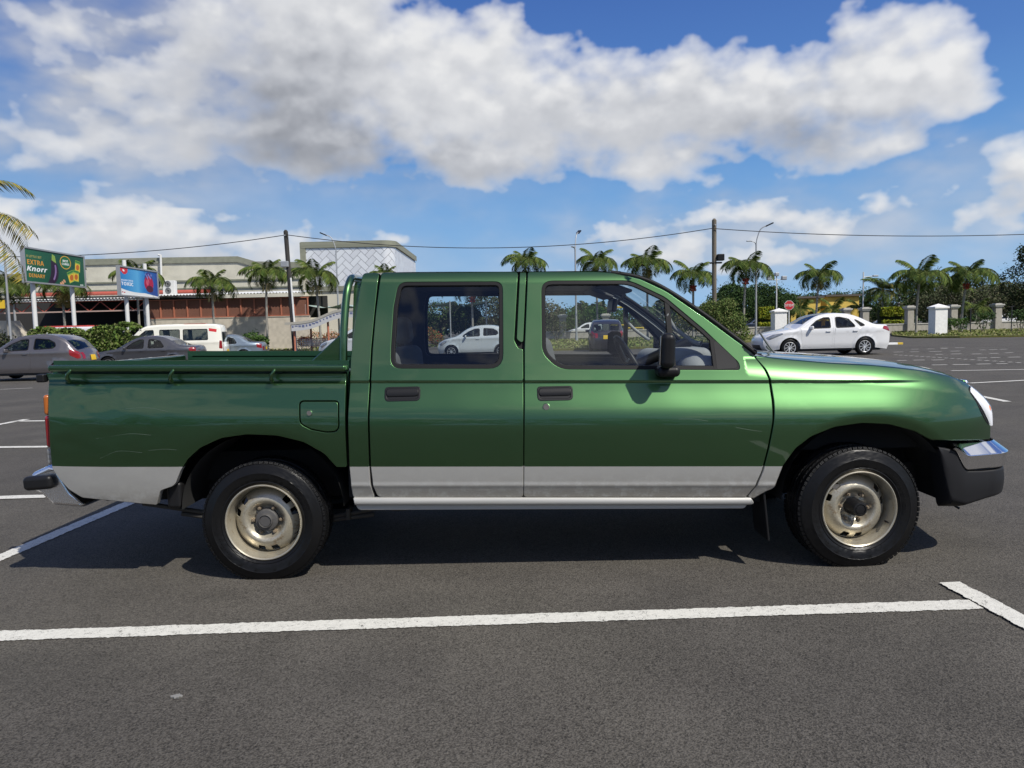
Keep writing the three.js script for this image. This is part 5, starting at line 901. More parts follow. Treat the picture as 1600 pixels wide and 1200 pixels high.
{
  const t = thing('slatted_screen_wall', 'beige wall topped by brown slatted screen between rust posts', 'wall'), Z = -54;
  const x0 = -29.197, x1 = -16.112, yw = 2.512, ys = 3.915, yr = 4.398;
  mesh('wall', [wbox(x0, x1, -0.4, yw, Z - 0.25, Z), wbox(x0, x1, yw, yw + 0.06, Z - 0.28, Z + 0.04)], M.lowWall, t);
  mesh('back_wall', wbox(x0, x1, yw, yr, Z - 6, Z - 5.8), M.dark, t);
  mesh('roof', [grid((u, v) => [mix(x0, x1 - 0.4, u), yr + 0.05 * sin(u * (x1 - x0) * 24) + 0.5 * v, Z + 0.6 - 7 * v], 170, 1)], M.roofSheet, t);
  const slats = []; for (let y = yw + 0.12; y < ys; y += 0.075) slats.push(box(x0 + 0.1, x1 - 0.1, y, y + 0.05, Z - 0.08, Z - 0.05)); mesh('slat', slats, std(0.27, 0.12, 0.08, 0.8), t).userData.kind = 'stuff';
  for (let i = 0; i <= 12; i++) { const x = mix(x0 + 0.1, x1 - 0.1, i / 12); mesh('post', box(x - 0.05, x + 0.05, yw + 0.06, ys + 0.12, Z - 0.05, Z + 0.04), M.rust, t); }
  mesh('rail', box(x0, x1, yw + 0.06, yw + 0.14, Z - 0.04, Z + 0.05), M.rust, t); mesh('rail', box(x0, x1, ys + 0.08, ys + 0.15, Z - 0.04, Z + 0.05), M.rust, t);
}
{
  const t = thing('air_conditioner', 'white outdoor air conditioner with two stacked fans on the canopy roof', 'air conditioner', [-28.113, 0, -56]), y0 = 4.555, h = 1.18;
  mesh('casing', [rbox(-0.5, 0.5, y0, y0 + h, -0.25, 0.2, 0.03), box(-0.45, -0.35, y0 - 0.15, y0, -0.2, 0.2), box(0.35, 0.45, y0 - 0.15, y0, -0.2, 0.2)], M.whitePost, t);
  for (const k of [0.29, 0.76]) { mesh('fan_grille', [0.11, 0.18, 0.25].map((r) => move(new THREE.TorusGeometry(r, 0.015, 5, 28), -0.05, y0 + k * h, 0.215)), M.galv, t); mesh('fan', move(new THREE.CircleGeometry(0.25, 24), -0.05, y0 + k * h, 0.204), M.plateBack, t); }
}
// billboards: the prints stand across the line of sight, so they read narrow from here
function board(label, x, z0, z1, yb, yt, yaw, draw, posts, tall) {
  const W = abs(z1 - z0), H = yt - yb, t = thing('billboard', label, 'billboard', [x, 0, (z0 + z1) / 2], PI / 2 + yaw);
  const c = document.createElement('canvas'); c.width = 1024; c.height = Math.round(1024 * H / W); draw(c.getContext('2d'), c.width, c.height);
  const tex = new THREE.CanvasTexture(c); tex.colorSpace = THREE.SRGBColorSpace;
  mesh('print', move(new THREE.PlaneGeometry(W - 0.16, H - 0.16), 0, (yb + yt) / 2, 0.012), std(0.85, 0.85, 0.85, 0.5, { map: tex }), t);
  mesh('panel', box(-W / 2 + 0.05, W / 2 - 0.05, yb + 0.05, yt - 0.05, -0.12, 0), M.galv, t);
  mesh('frame', [box(-W / 2, W / 2, yt - 0.09, yt, -0.15, 0.06), box(-W / 2, W / 2, yb, yb + 0.09, -0.15, 0.06), box(-W / 2, -W / 2 + 0.12, yb + 0.09, yt - 0.09, -0.15, 0.06), box(W / 2 - 0.12, W / 2, yb + 0.09, yt - 0.09, -0.15, 0.06)], M.galv, t);
  for (const p of posts) mesh('post', rod([p, -0.4, -0.3], [p, tall ? yt + tall : yb + 0.4, -0.3], 0.13, 0.13, 10), M.whitePost, t);
}
board('large green billboard with an aubergine and food packets on two white posts', -28.302, -38.3, -44.4, 4.502, 6.604, 0, (g, w, h) => {
  g.fillStyle = '#1d5a3c'; g.fillRect(0, 0, w, h); const gr = g.createLinearGradient(0, 0, w, h); gr.addColorStop(0, '#2a6a48'); gr.addColorStop(0.5, '#15503a'); gr.addColorStop(1, '#1f5a40'); g.fillStyle = gr; g.fillRect(0, 0, w, h);
  const txt = (s, x, y, px, wide, col, font = 'bold') => { g.save(); g.translate(x, y); g.scale(wide, 1); g.font = font + ' ' + px + 'px sans-serif'; g.fillStyle = col; g.fillText(s, 0, 0); g.restore(); };
  txt('A LITTLE BIT', 36, 92, 34, 1.2, '#b9a65a'); txt('EXTRA', 36, 168, 72, 1.25, '#e29a33'); txt('Knorr', 20, 238, 74, 1.6, '#ffffff', 'italic bold'); txt('DINARY', 52, 304, 56, 1.25, '#e29a33');
  g.fillStyle = '#2a1730'; g.beginPath(); g.moveTo(470, 60); g.bezierCurveTo(560, 120, 600, 300, 430, 366); g.lineTo(330, 366); g.bezierCurveTo(440, 290, 420, 140, 430, 70); g.fill();
  g.strokeStyle = '#8d6fa0'; g.lineWidth = 26; g.lineCap = 'round'; g.beginPath(); g.moveTo(498, 150); g.quadraticCurveTo(512, 230, 462, 300); g.stroke();
  g.fillStyle = '#8fae4d'; g.beginPath(); g.moveTo(452, 20); g.lineTo(500, 40); g.lineTo(516, 120); g.lineTo(440, 90); g.fill();
  g.save(); g.translate(680, 96); g.scale(1.3, 1); g.strokeStyle = '#e0ad3e'; g.lineWidth = 9; g.beginPath(); g.arc(0, 0, 72, 0, 7); g.stroke(); g.fillStyle = '#1f6b3a'; g.beginPath(); g.arc(0, 0, 62, 0, 7); g.fill(); g.fillStyle = '#ffffff'; g.font = 'bold 34px sans-serif'; g.textAlign = 'center'; g.fillText('BEST', 0, -6); g.fillText('CUBES', 0, 30); g.restore();
  for (const [x, y, r, sx] of [[900, 120, 0.15, 1], [770, 250, -0.35, 1.25], [860, 235, 0.1, 1.1]]) { g.save(); g.translate(x, y); g.rotate(r); g.scale(sx, 1); g.fillStyle = '#8fb04a'; g.fillRect(-48, -66, 96, 132); g.fillStyle = '#e7c23b'; g.fillRect(-44, -26, 88, 84); g.fillStyle = '#c06a26'; g.beginPath(); g.ellipse(2, 14, 28, 34, 0.3, 0, 7); g.fill(); g.fillStyle = '#2f7a3a'; g.fillRect(-44, -60, 88, 20); g.restore(); }
  for (const [x, y] of [[610, 330], [640, 310], [580, 345]]) { g.fillStyle = '#d9a27a'; g.beginPath(); g.ellipse(x, y, 24, 15, 0.6, 0, 7); g.fill(); }
  g.fillStyle = '#cfd9d2'; g.fillRect(930, 330, 26, 16); g.fillRect(966, 328, 20, 18);
}, [-1.9, 2.0]);
board('blue billboard with a red emblem and a white wave along its foot', -25.218, -42.8, -48.0, 3.853, 5.818, 0, (g, w, h) => {
  const gr = g.createLinearGradient(0, 0, w, 0); gr.addColorStop(0, '#2a7fc4'); gr.addColorStop(0.45, '#5fb2e4'); gr.addColorStop(0.62, '#2f86cc'); gr.addColorStop(1, '#24489a'); g.fillStyle = gr; g.fillRect(0, 0, w, h);
  g.fillStyle = '#d83340'; g.beginPath(); g.moveTo(0, 0); g.lineTo(220, 0); g.lineTo(210, 60); g.quadraticCurveTo(130, 130, 60, 70); g.lineTo(0, 40); g.fill(); g.fillStyle = '#ffffff'; g.beginPath(); g.ellipse(110, 44, 26, 14, 0.3, 0, 7); g.fill();
  const txt = (s, x, y, px, wide, col) => { g.save(); g.translate(x, y); g.scale(wide, 1); g.font = 'bold ' + px + 'px sans-serif'; g.fillStyle = col; g.fillText(s, 0, 0); g.restore(); };
  txt('MALARIA CAN BE', 34, 190, 30, 1.25, '#f4f8ff'); txt('TOXIC', 34, 252, 66, 1.6, '#ffffff');
  g.fillStyle = '#3a3f86'; g.beginPath(); g.ellipse(770, 150, 120, 130, 0, 0, 7); g.fill(); g.fillStyle = '#b3204a'; g.beginPath(); g.ellipse(770, 190, 130, 110, 0, 0, 7); g.fill(); g.fillStyle = '#d8607a'; g.beginPath(); g.ellipse(740, 170, 40, 50, 0.4, 0, 7); g.fill(); g.fillStyle = '#5a1f3a'; g.beginPath(); g.ellipse(790, 270, 100, 50, 0, 0, 7); g.fill(); g.fillStyle = '#8a8fd0'; for (let i = 0; i < 7; i++) { g.beginPath(); g.ellipse(690 + i * 26, 60 + (i % 3) * 22, 14, 18, 0, 0, 7); g.fill(); }
  g.fillStyle = '#f2f4f2'; g.beginPath(); g.moveTo(0, 292); g.quadraticCurveTo(300, 352, 640, 336); g.lineTo(w, 372); g.lineTo(w, h); g.lineTo(0, h); g.fill(); g.fillStyle = '#cc3a44'; g.fillRect(40, 340, 34, 14); g.fillRect(88, 344, 34, 14); g.fillStyle = '#35529c'; g.beginPath(); g.moveTo(760, 330); g.lineTo(950, 280); g.lineTo(960, 350); g.fill();
}, [-1.25, 1.45], 0.45);

// parked cars on the left
const dusk = carPaint(0.135, 0.125, 0.13), slate = carPaint(0.085, 0.085, 0.095), blueGrey = carPaint(0.20, 0.25, 0.30), cream = carPaint(0.78, 0.76, 0.66, 0.0), white = carPaint(0.66, 0.66, 0.66, 0.0), pearl = carPaint(0.50, 0.53, 0.54, 0.2), navy = carPaint(0.03, 0.045, 0.08), plum = carPaint(0.045, 0.040, 0.048);
car('hatchback_car', 'dark grey three door hatchback with yellow plate cut by the left edge', null, HATCH, dusk, [-14.696 - 3.72, -0.195, -20.9], 0.04);
car('saloon_car', 'dark grey saloon parked in front of the white minibus', 'saloon cars', OLDSEDAN, slate, [-13.277 - 4.35, -0.21, -26.4], 0.10, { rim: std(0.2, 0.2, 0.21, 0.5, { metalness: 0.5 }) });
{
  const { t, zf } = car('minibus', 'cream white minibus with red pillar stripe and yellow plate', null, VAN, cream, [-14.5 - 4.70, -0.22, -32], 0.16, { category: 'minibus', rim: M.galv });
  for (const s of [1]) mesh('stripe', skin(rp([[4.08, 1.62], [4.42, 1.56], [4.44, 1.70], [4.08, 1.76]]), [], (x, y) => zf(x, y) + 0.006, { s, th: 0.004, cell: 0.3 }), std(0.55, 0.03, 0.03, 0.4), t);
  mesh('stripe', box(2.9, 3.9, 1.985, 2.0, 0.2, 0.7), std(0.55, 0.03, 0.03, 0.4), t);
}
car('saloon_car', 'pale blue grey saloon behind the minibus with its tail to the wall', 'saloon cars', OLDSEDAN, blueGrey, [-13.183 - 4.35, -0.22, -34], 0.14);
{
  const { t } = car('van', 'white van with a red roof front standing behind the clipped hedge', null, VAN, white, [-24.195, -0.22, -33.5], PI, { category: 'van', far: 1 });
  t.position.x += 4.7; mesh('roof_panel', box(2.2, 4.45, 1.97, 2.06, -0.6, 0.6), std(0.5, 0.07, 0.06, 0.45), t);
}
car('hatchback_car', 'silver white hatchback seen between the sports bar and cab of the pickup', 'pale hatchbacks', HATCH, pearl, [-8.85, -0.1, -29.6], 0.0);
car('hatchback_car', 'silver white hatchback seen through the rear door window of the pickup', 'pale hatchbacks', HATCH, pearl, [-3.583, -0.18, -31.8], 0.0);
car('hatchback_car', 'dark plum hatchback seen from behind through the front door window', null, HATCH, plum, [4.879, -0.05, -33.5], -PI / 2 - 0.1);
// trees, hedge, bushes on the left
{
  const t = thing('hedge', 'clipped green hedge between the dark cars and the billboard posts', 'hedge'), x0 = -21.644, x1 = -16.865;
  mesh('foliage', leafCloud(9000, (R) => { const side = R(); const x = mix(x0, x1, R()), top = 1.62 + 0.18 * sin(x * 1.7) * sin(x * 0.6) + 0.1 * sin(x * 5); return side < 0.72 ? [x, top * pow(R(), 0.8) - 0.2, -28 + 0.25 * R(), R() * 0.3 - 0.15] : [x, top - 0.25 * R() * R(), -28 - 1.0 * R(), 0.1]; }, 0.17, [[0.10, 0.16, 0.03], [0.15, 0.20, 0.045], [0.07, 0.12, 0.025], [0.17, 0.19, 0.07]], 401), M.leaf, t);
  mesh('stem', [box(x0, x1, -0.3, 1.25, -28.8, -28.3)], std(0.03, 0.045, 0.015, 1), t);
}
bush('shrub', 'rounded bright green shrub against the beige wall beside the pale saloon', 'shrub', [-17.909, -0.2, -46], [[0, 0.9, 0, 0.8], [-0.5, 0.8, 0.1, 0.6], [0.5, 0.8, 0, 0.6]], 1500, 0.16, MID, 402);
bush('shrub', 'dusty dark shrub at the foot of the left edge lamp pole', 'shrub', [-21.211, -0.2, -26], [[0, 0.9, 0, 0.7], [-0.4, 1.3, 0, 0.6]], 900, 0.14, GREY, 403);
palm('small feather palm at the far left behind the grey lamp pole', [-37.565, -.22, -50], 5.24, { crown: 0.95, seed: 1 });
palm('feather palm behind the green billboard with dry hanging fronds', [-31.482, -.22, -47], 5.029, { crown: 1.05, seed: 2, dry: 4, tuft: 1 });
palm('feather palm behind the blue billboard with red fruit below', [-28.266, -.22, -51], 5.951, { crown: 1.0, seed: 3, fruit: 1, dry: 2 });
palm('feather palm in front of the slatted screen beside the air conditioner', [-22.179, -.22, -50], 5.082, { crown: 0.98, seed: 4, tuft: 1 });
palm('feather palm by the wall left of the dark utility pole', [-18.578, -.22, -51], 5.826, { crown: 0.98, seed: 5, tuft: 1, lean: [0.15, 0] });
palm('feather palm right of the dark utility pole with pale flower stalks', [-13.704, -.22, -48], 5.328, { crown: 1.0, seed: 6, tuft: 1, lean: [-0.25, 0] });
palm('palm top showing just over the rear corner of the pickup roof', [-11.291, -.22, -62], 6.34, { crown: 0.8, seed: 7 });
palm('feather palm seen through the rear door window of the pickup', [-2.845, -.22, -50], 4.363, { crown: 0.95, seed: 8, fruit: 1 });
palm('palm crown over the middle of the pickup roof, left of the thin lamp post', [1.289, 0, -54], 6.239, { crown: 0.92, seed: 9, fruit: 1 });
palm('palm crown over the pickup roof, right of the thin lamp post', [6.961, 0, -54], 6.162, { crown: 0.9, seed: 10, dry: 3 });
palm('wide feather palm above the top of the pickup windscreen', [10.619, 0, -52], 5.71, { crown: 1.02, seed: 11, dry: 2 });
palm('feather palm with red fruit left of the brown utility pole', [13.668, 0, -50], 4.623, { crown: 0.96, seed: 12, fruit: 1 });
palm('feather palm with red fruit beside the double armed street lamp', [17.425, 0, -50], 5.101, { crown: 0.98, seed: 13, fruit: 1, lean: [0.2, 0] });
palm('dark feather palm behind the stop sign and white saloon', [25.363, 0, -56], 4.764, { crown: 0.98, seed: 14, dry: 1, lean: [0.25, 0] });
palm('slim feather palm behind the wall left of the white gate pillar', [30.92, 0, -51], 4.299, { crown: 1.06, seed: 16, lean: [0.2, 0] });
palm('slim feather palm with red fruit right of the white gate pillar', [34.993, 0, -52], 4.369, { crown: 1.06, seed: 17, fruit: 1, lean: [0.4, 0] });
palm('low dark palm behind the slim palms at the right', [45.177, 0, -70], 3.919, { crown: 1.2, seed: 18, dry: 3 });
palm('young palm in front of the low wall near the right edge', [39.955, 0, -58], 1.799, { crown: 0.8, seed: 19, n: 9 });
palm('small palm in front of the yellow building behind the stop sign', [28.035, 0, -66], 2.136, { crown: 0.9, seed: 20, n: 10 });
palm('small palm before the yellow building, right of the dark palm', [31.258, 0, -66], 2.063, { crown: 0.9, seed: 21, n: 10 });
palm('small palm half hidden behind the lime hedge and thin white pole', [34.887, 0, -68], 2.215, { crown: 0.9, seed: 22, n: 10 });
{
  // long yellowing fronds of a coconut palm that stands just outside the left edge
  const px = -21.598, py = 5.792, t = thing('coconut_palm', 'coconut palm whose long yellowing fronds reach in from the left edge', 'palm tree', [px, -0.2, -24]);
  const tones = [[0.20, 0.17, 0.03], [0.28, 0.22, 0.03], [0.11, 0.13, 0.03], [0.36, 0.27, 0.05]], g = [frondGeo(31, 3.9, 0.95, tones, 46, 0.42), frondGeo(32, 3.9, 1.5, tones, 46, 0.42)];
  mesh('trunk', tube([[0.6, -0.1, 0], [0.5, 2, 0], [0.2, 4, 0], [0, py + 0.2, 0]], 0.14, 20, 9), M.palmBark, t);
  [[0.05, -0.95, 0], [-0.06, -0.42, 0], [1.2, -0.1, 1], [2.3, 0.2, 0], [3.1, -0.2, 1], [4.2, 0.1, 0], [5.2, -0.3, 1], [0.6, 0.55, 1], [-0.7, 0.3, 1], [3.6, 0.7, 0]].forEach(([a, b, k]) => { const m = mesh('frond', g[k], M.leaf, t); m.position.set(0, py + 0.2, 0); m.rotation.order = 'YXZ'; m.rotation.y = a; m.rotation.z = b; });
}
// lamps
lamp('grey lamp pole at the left edge before the beige building', -30.534, -40, 8.077 + 0.2, PI, 1);
lamp('slim street lamp in front of the silver clad block', -14.729, -58, 9.483 + 0.2, PI, 1);
lamp('slim street lamp rising behind the middle of the pickup roof', 4.732, -48, 7.993, 1.2, 2);
lamp('double armed street lamp right of the brown utility pole', 19.033, -52, 8.623, 0, 2);
function thinPole(label, x, z, h, kind) {
  const t = thing('camera_pole', label, 'pole', [x, 0, z], 0, 'thin white poles behind the boundary wall');
  mesh('pole', rod([0, 0, 0], [0, h, 0], 0.085, 0.06, 8), M.whitePost, t); mesh('arm', [rod([0, h - 0.5, 0], [kind ? 1.1 : 0.7, h - 0.4, 0], 0.04, 0.04, 6), ...(kind ? [] : [rod([0, h - 0.5, 0], [-0.7, h - 0.4, 0], 0.04, 0.04, 6)])], M.whitePost, t);
  mesh('camera', kind ? [rbox(0.9, 1.4, h - 0.48, h - 0.32, -0.12, 0.12, 0.03)] : [rbox(-1.0, -0.5, h - 0.5, h - 0.1, -0.2, 0.2, 0.06), rbox(0.5, 1.0, h - 0.5, h - 0.1, -0.2, 0.2, 0.06), rbox(-0.2, 0.2, h - 0.1, h + 0.25, -0.2, 0.2, 0.06)], M.galv, t);
}
thinPole('thin white pole with three floodlights left of the stop sign', 27.211, -70, 5.947, 0);
thinPole('thin white pole with one camera arm above the white saloon', 34.123, -66, 5.81, 1);
thinPole('thin white pole beside the bushy coconut like palm', 45.072, -80, 6.117, 1);
thinPole('thin white pole behind the white gate pillar at the right', 46.265, -72, 4.996, 1);
// utility poles and their wire
function pole(label, x, z, h, lean, mat, extra) {
  const t = thing('utility_pole', label, 'utility pole', [x, gy(x, z), z]);
  mesh('post', tube([[lean, -0.2, 0], [lean * 0.5, h * 0.5, 0], [0, h, 0]], 0.15, 8, 10), mat, t); mesh('cap', rod([0, h - 0.02, 0], [0, h + 0.1, 0], 0.15, 0.07, 10), mat, t); extra(t, h); return t;
}
const woodDark = grain(0.045, 0.042, 0.04, 0.5, 0.95, 0.6, 50, 0.01), woodGrey = grain(0.17, 0.145, 0.115, 0.5, 0.95, 0.6, 54, 0.01);
const P1 = [-15.281, 8.178, -46], P2 = [13.837, 8.122, -45];
pole('dark timber utility pole with white conduit and lamp box on the left', P1[0], -46, P1[1] + 0.2, 0.25, woodDark, (t, h) => { mesh('conduit', tube([[0.42, 0, 0.14], [0.33, 2.5, 0.15], [0.24, 5.2, 0.15]], 0.07, 8, 8), M.whitePost, t); mesh('lamp_box', [rbox(-0.34, 0.16, h - 2.45, h - 2.05, 0.1, 0.4, 0.04)], M.galv, t); mesh('insulator', [rod([0, h - 0.3, 0.14], [0, h - 0.3, 0.3], 0.05)], M.galv, t); });
pole('brown timber utility pole with black floodlights beyond the pickup windscreen', P2[0], -45, P2[1], 0.0, woodGrey, (t, h) => { mesh('floodlight', [rbox(0.16, 0.62, h - 2.72, h - 2.28, -0.1, 0.3, 0.05), rbox(-0.3, 0.5, h - 2.9, h - 2.8, -0.1, 0.15, 0.02), rod([0.1, h - 2.5, 0], [0.3, h - 2.5, 0.1], 0.04)], M.blackPlastic, t); mesh('insulator', [rod([0, h - 0.35, 0.14], [0, h - 0.35, 0.3], 0.05)], M.galv, t); });
{
  const t = thing('power_line', 'thin black overhead wire sagging from pole to pole across the sky', 'cable'), wire = std(0.012, 0.012, 0.014, 0.7);
  const span = (a, b, sag) => tube(Array.from({ length: 15 }, (_, i) => { const k = i / 14; return [mix(a[0], b[0], k), mix(a[1], b[1], k) - sag * 4 * k * (1 - k), mix(a[2], b[2], k)]; }), 0.026, 60, 5);
  const A = [-15.163, 7.892, -45.8], B = [13.613, 7.545, -44.8];
  mesh('wire', span(A, B, 1.08), wire, t); mesh('wire', span([-51.169, 8.263, -44], A, 1.35), wire, t); mesh('wire', span(B, [50.021, 7.412, -44], 0.85), wire, t);
}
// stop sign
{
  const x = 20.837, y = 2.422, t = thing('stop_sign', 'red octagonal stop sign on a white post beside the white gate pillar', 'sign', [x, 0, -50], -0.08);
  const oct = (r) => new THREE.Shape(Array.from({ length: 8 }, (_, i) => new THREE.Vector2(r * cos(PI / 8 + i * PI / 4), y + r * sin(PI / 8 + i * PI / 4))));
  mesh('post', rod([0, -0.1, -0.06], [0, y + 0.2, -0.06], 0.05, 0.05, 8), M.whitePost, t);
  mesh('border', new THREE.ExtrudeGeometry(oct(0.375), { depth: 0.02, bevelEnabled: false }), M.whitePost, t);
  mesh('face', new THREE.ExtrudeGeometry(oct(0.345), { depth: 0.026, bevelEnabled: false }), std(0.52, 0.025, 0.03, 0.45), t);
  const tx = new TextGeometry('STOP', { font, size: 0.185, depth: 0.006, curveSegments: 3 }); tx.computeBoundingBox(); const bb = tx.boundingBox; mesh('lettering', tx.translate(-(bb.min.x + bb.max.x) / 2, y - 0.09, 0.027), M.whitePost, t);
}
// boundary wall with pillars
M.stone = grain(0.40, 0.37, 0.32, 0.22, 0.92, 0.5, 60, 0.004); M.stoneCap = grain(0.52, 0.50, 0.46, 0.2, 0.9, 0.5, 64); M.whitewash = grain(0.88, 0.87, 0.85, 0.12, 0.85, 0.6, 68);
function wallRun(label, x0, x1, z) {
  const t = thing('boundary_wall', label, 'wall', [0, 0, 0], 0, 'low boundary walls between the pillars');
  mesh('wall', wbox(x0, x1, -0.1, 0.74, z - 0.1, z + 0.1), M.stone, t); mesh('coping', wbox(x0, x1, 0.74, 0.82, z - 0.15, z + 0.15), M.stoneCap, t);
}
wallRun('low grey wall left of the gateway, running behind the pickup cab', 1.6, 22.435, -58);
wallRun('low grey wall right of the gateway, running off the right edge', 28.6, 62, -58);
function pillar(label, x, z, h, w, mat, cap) {
  const t = thing('gate_pillar', label, 'pillar', [x, 0, z], 0, cap ? 'white gate pillars' : 'grey wall pillars');
  mesh('shaft', wbox(-w / 2, w / 2, -0.1, h - 0.3, -w / 2, w / 2), mat, t);
  mesh('cap', [wbox(-w / 2 - 0.08, w / 2 + 0.08, h - 0.3, h - 0.18, -w / 2 - 0.08, w / 2 + 0.08), ...(cap ? [new THREE.ConeGeometry((w / 2 + 0.04) * 1.414, 0.2, 4).rotateY(PI / 4).translate(0, h - 0.08, 0)] : [wbox(-w / 2 - 0.14, w / 2 + 0.14, h - 0.18, h - 0.06, -w / 2 - 0.14, w / 2 + 0.14), wbox(-w / 2, w / 2, h - 0.06, h, -w / 2, w / 2)])], cap ? mat : M.stoneCap, t);
}
pillar('grey pillar seen through the front door window, left of the lamp post', 4.464, -57.9, 2.271, 0.54, M.stone);
pillar('grey pillar seen through the front door window near its top bar', 8.137, -57.9, 2.243, 0.54, M.stone);
pillar('grey pillar showing above the bonnet of the white saloon', 29.258, -59, 2.287, 0.54, M.stone);
pillar('grey pillar showing above the rear window of the white saloon', 30.339, -57.9, 2.287, 0.54, M.stone);
pillar('grey pillar just behind the tail of the white saloon', 34.175, -57.9, 2.337, 0.54, M.stone);
pillar('grey pillar partly behind the white gate pillar', 37.903, -57.9, 2.334, 0.54, M.stone);
pillar('grey pillar nearest the right edge', 41.684, -57.9, 2.358, 0.54, M.stone);
pillar('white gate pillar with pyramid cap left of the stop sign', 21.551, -54, 2.273, 0.95, M.whitewash, true);
pillar('white gate pillar with pyramid cap between two slim palms', 29.041, -45, 2.169, 0.82, M.whitewash, true);
// the white saloon crossing behind the bonnet, and cars beyond the wall
car('saloon_car', 'white saloon with silver wheel trims standing beyond the bonnet of the pickup', 'saloon cars', SEDAN, white, [8.80, 0, -21.6], 0.0, { rim: phys(0.72, 0.73, 0.74, 0.3, { metalness: 0.4 }) });
car('parked_car', 'navy car behind the low wall left of the lime hedge', 'cars parked beyond the boundary wall', HATCH, navy, [22.587, 0.1, -68], 0, { far: 1 });
car('parked_car', 'white van beside the left white gate pillar', 'cars parked beyond the boundary wall', VAN, white, [27.407, -0.2, -70], PI / 2, { far: 1, category: 'van' });
car('parked_car', 'dark blue car between the pillars behind the white saloon', 'cars parked beyond the boundary wall', OLDSEDAN, navy, [34.247, 0, -66], 0, { far: 1 });
car('parked_car', 'white car behind the wall at the right edge', 'cars parked beyond the boundary wall', HATCH, white, [49.965, 0, -72], 0.3, { far: 1 });
car('parked_car', 'white car behind the pillar seen through the front door window', 'cars parked beyond the boundary wall', HATCH, white, [5.47, 0, -66], 0, { far: 1 });
// yellow houses
M.yellowWall = grain(0.66, 0.47, 0.10, 0.2, 0.9, 0.2, 110); M.roofTile = std(0.10, 0.085, 0.07, 0.9);
function house(label, x0, x1, z, h, doors) {
  const t = thing('yellow_house', label, 'building', [0, 0, 0], 0);
  const sh = new THREE.Shape([[x0, -0.2], [x1, -0.2], [x1, h], [x0, h]].map((p) => new THREE.Vector2(...p))); doors.forEach(([a, b, c, d]) => sh.holes.push(new THREE.Path(rp([[x0 + a, c], [x0 + b, c], [x0 + b, d, 0.5], [x0 + a, d, 0.5]]).map((p) => new THREE.Vector2(...p)))));
  mesh('wall', [uvBox(new THREE.ExtrudeGeometry(sh, { depth: 0.3, bevelEnabled: false }).translate(0, 0, z - 0.3)), wbox(x0, x0 + 0.3, -0.2, h, z - 8, z - 0.3), wbox(x1 - 0.3, x1, -0.2, h, z - 8, z - 0.3)], M.yellowWall, t);
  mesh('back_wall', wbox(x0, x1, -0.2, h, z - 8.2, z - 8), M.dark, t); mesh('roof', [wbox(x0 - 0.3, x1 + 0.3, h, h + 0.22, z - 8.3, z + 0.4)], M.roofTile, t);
}
house('yellow house with two openings behind the stop sign', 34.119, 37.699, -84, 3.974, [[0.6, 1.4, 0, 2.1], [2.0, 3.0, 0.4, 2.4]]);
house('yellow house with wide arch behind the white saloon roof', 39.349, 43.329, -86, 4.178, [[0.5, 2.6, 0, 2.6]]);
{
  const t = thing('climbing_frame', 'yellow play frame seen through the front door window', 'play equipment', [11.606, 0, -66]), y = std(0.62, 0.44, 0.04, 0.5);
  for (const [x, z] of [[-2, 0], [-0.4, 0], [1.4, 0], [-2, -1.6], [-0.4, -1.6], [1.4, -1.6]]) mesh('post', rod([x, 0, z], [x, x < 0 ? 2.9 : 1.7, z], 0.07), M.plateBack, t);
  mesh('deck', [box(-2, -0.4, 1.2, 1.3, -1.6, 0), beam([-2, 2.9, 0], [-0.4, 2.9, 0], 0.1, 0.1), box(-0.4, 1.4, 0.9, 1.0, -1.6, 0)], y, t); mesh('slide', beam([1.4, 1.0, -0.8], [3.2, 0.1, -0.8], 0.08, 0.7), y, t); mesh('roof', box(-2.2, -0.2, 2.9, 3.05, -1.8, 0.2), y, t);
}
// lime hedges, trees and shrubs on the right
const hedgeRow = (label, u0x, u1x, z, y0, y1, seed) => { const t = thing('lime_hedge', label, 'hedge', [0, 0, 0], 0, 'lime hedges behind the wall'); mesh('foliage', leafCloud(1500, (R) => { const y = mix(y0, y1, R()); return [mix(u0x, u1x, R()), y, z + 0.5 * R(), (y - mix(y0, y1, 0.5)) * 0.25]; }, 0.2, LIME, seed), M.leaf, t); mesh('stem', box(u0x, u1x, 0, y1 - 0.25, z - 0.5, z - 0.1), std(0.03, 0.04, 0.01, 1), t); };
hedgeRow('lower lime hedge left of the white gate pillar', 22.585, 23.99, -62, 0.5, 1.15, 501); hedgeRow('upper lime hedge left of the white gate pillar', 23.263, 24.709, -64, 1.5, 2.6, 502);
hedgeRow('lower lime hedge behind the tail of the white saloon', 33.878, 36.045, -62, 0.5, 1.1, 503); hedgeRow('upper lime hedge behind the tail of the white saloon', 34.765, 37.054, -64, 1.5, 2.35, 504);
tree('dark rounded tree behind the double armed street lamp', [28.47, 0, -78], 5.6, [[-1.4, 3.4, 0, 2.0], [1.0, 3.6, 0.4, 2.1], [0, 4.2, -0.6, 1.8], [2.6, 3.0, 0, 1.6]], 13650, 0.20, DARK, 510);
tree('dark leafy tree left of the double armed street lamp', [23.567, 0, -72], 5.4, [[-1.2, 3.2, 0, 1.7], [0.8, 3.4, 0.4, 1.8], [-0.2, 4.2, -0.6, 1.4]], 10500, 0.19, DARK, 511);
tree('wide dark clipped tree between lamp and yellow house', [39.122, 0, -96], 5, [[-4, 3.2, 0, 2.2], [-1, 3.4, 0, 2.2], [2.5, 3.3, 0, 2.2], [6, 3.4, 0, 2.2], [9.5, 3.5, 0, 2.2]], 14700, 0.23, DARK, 512);
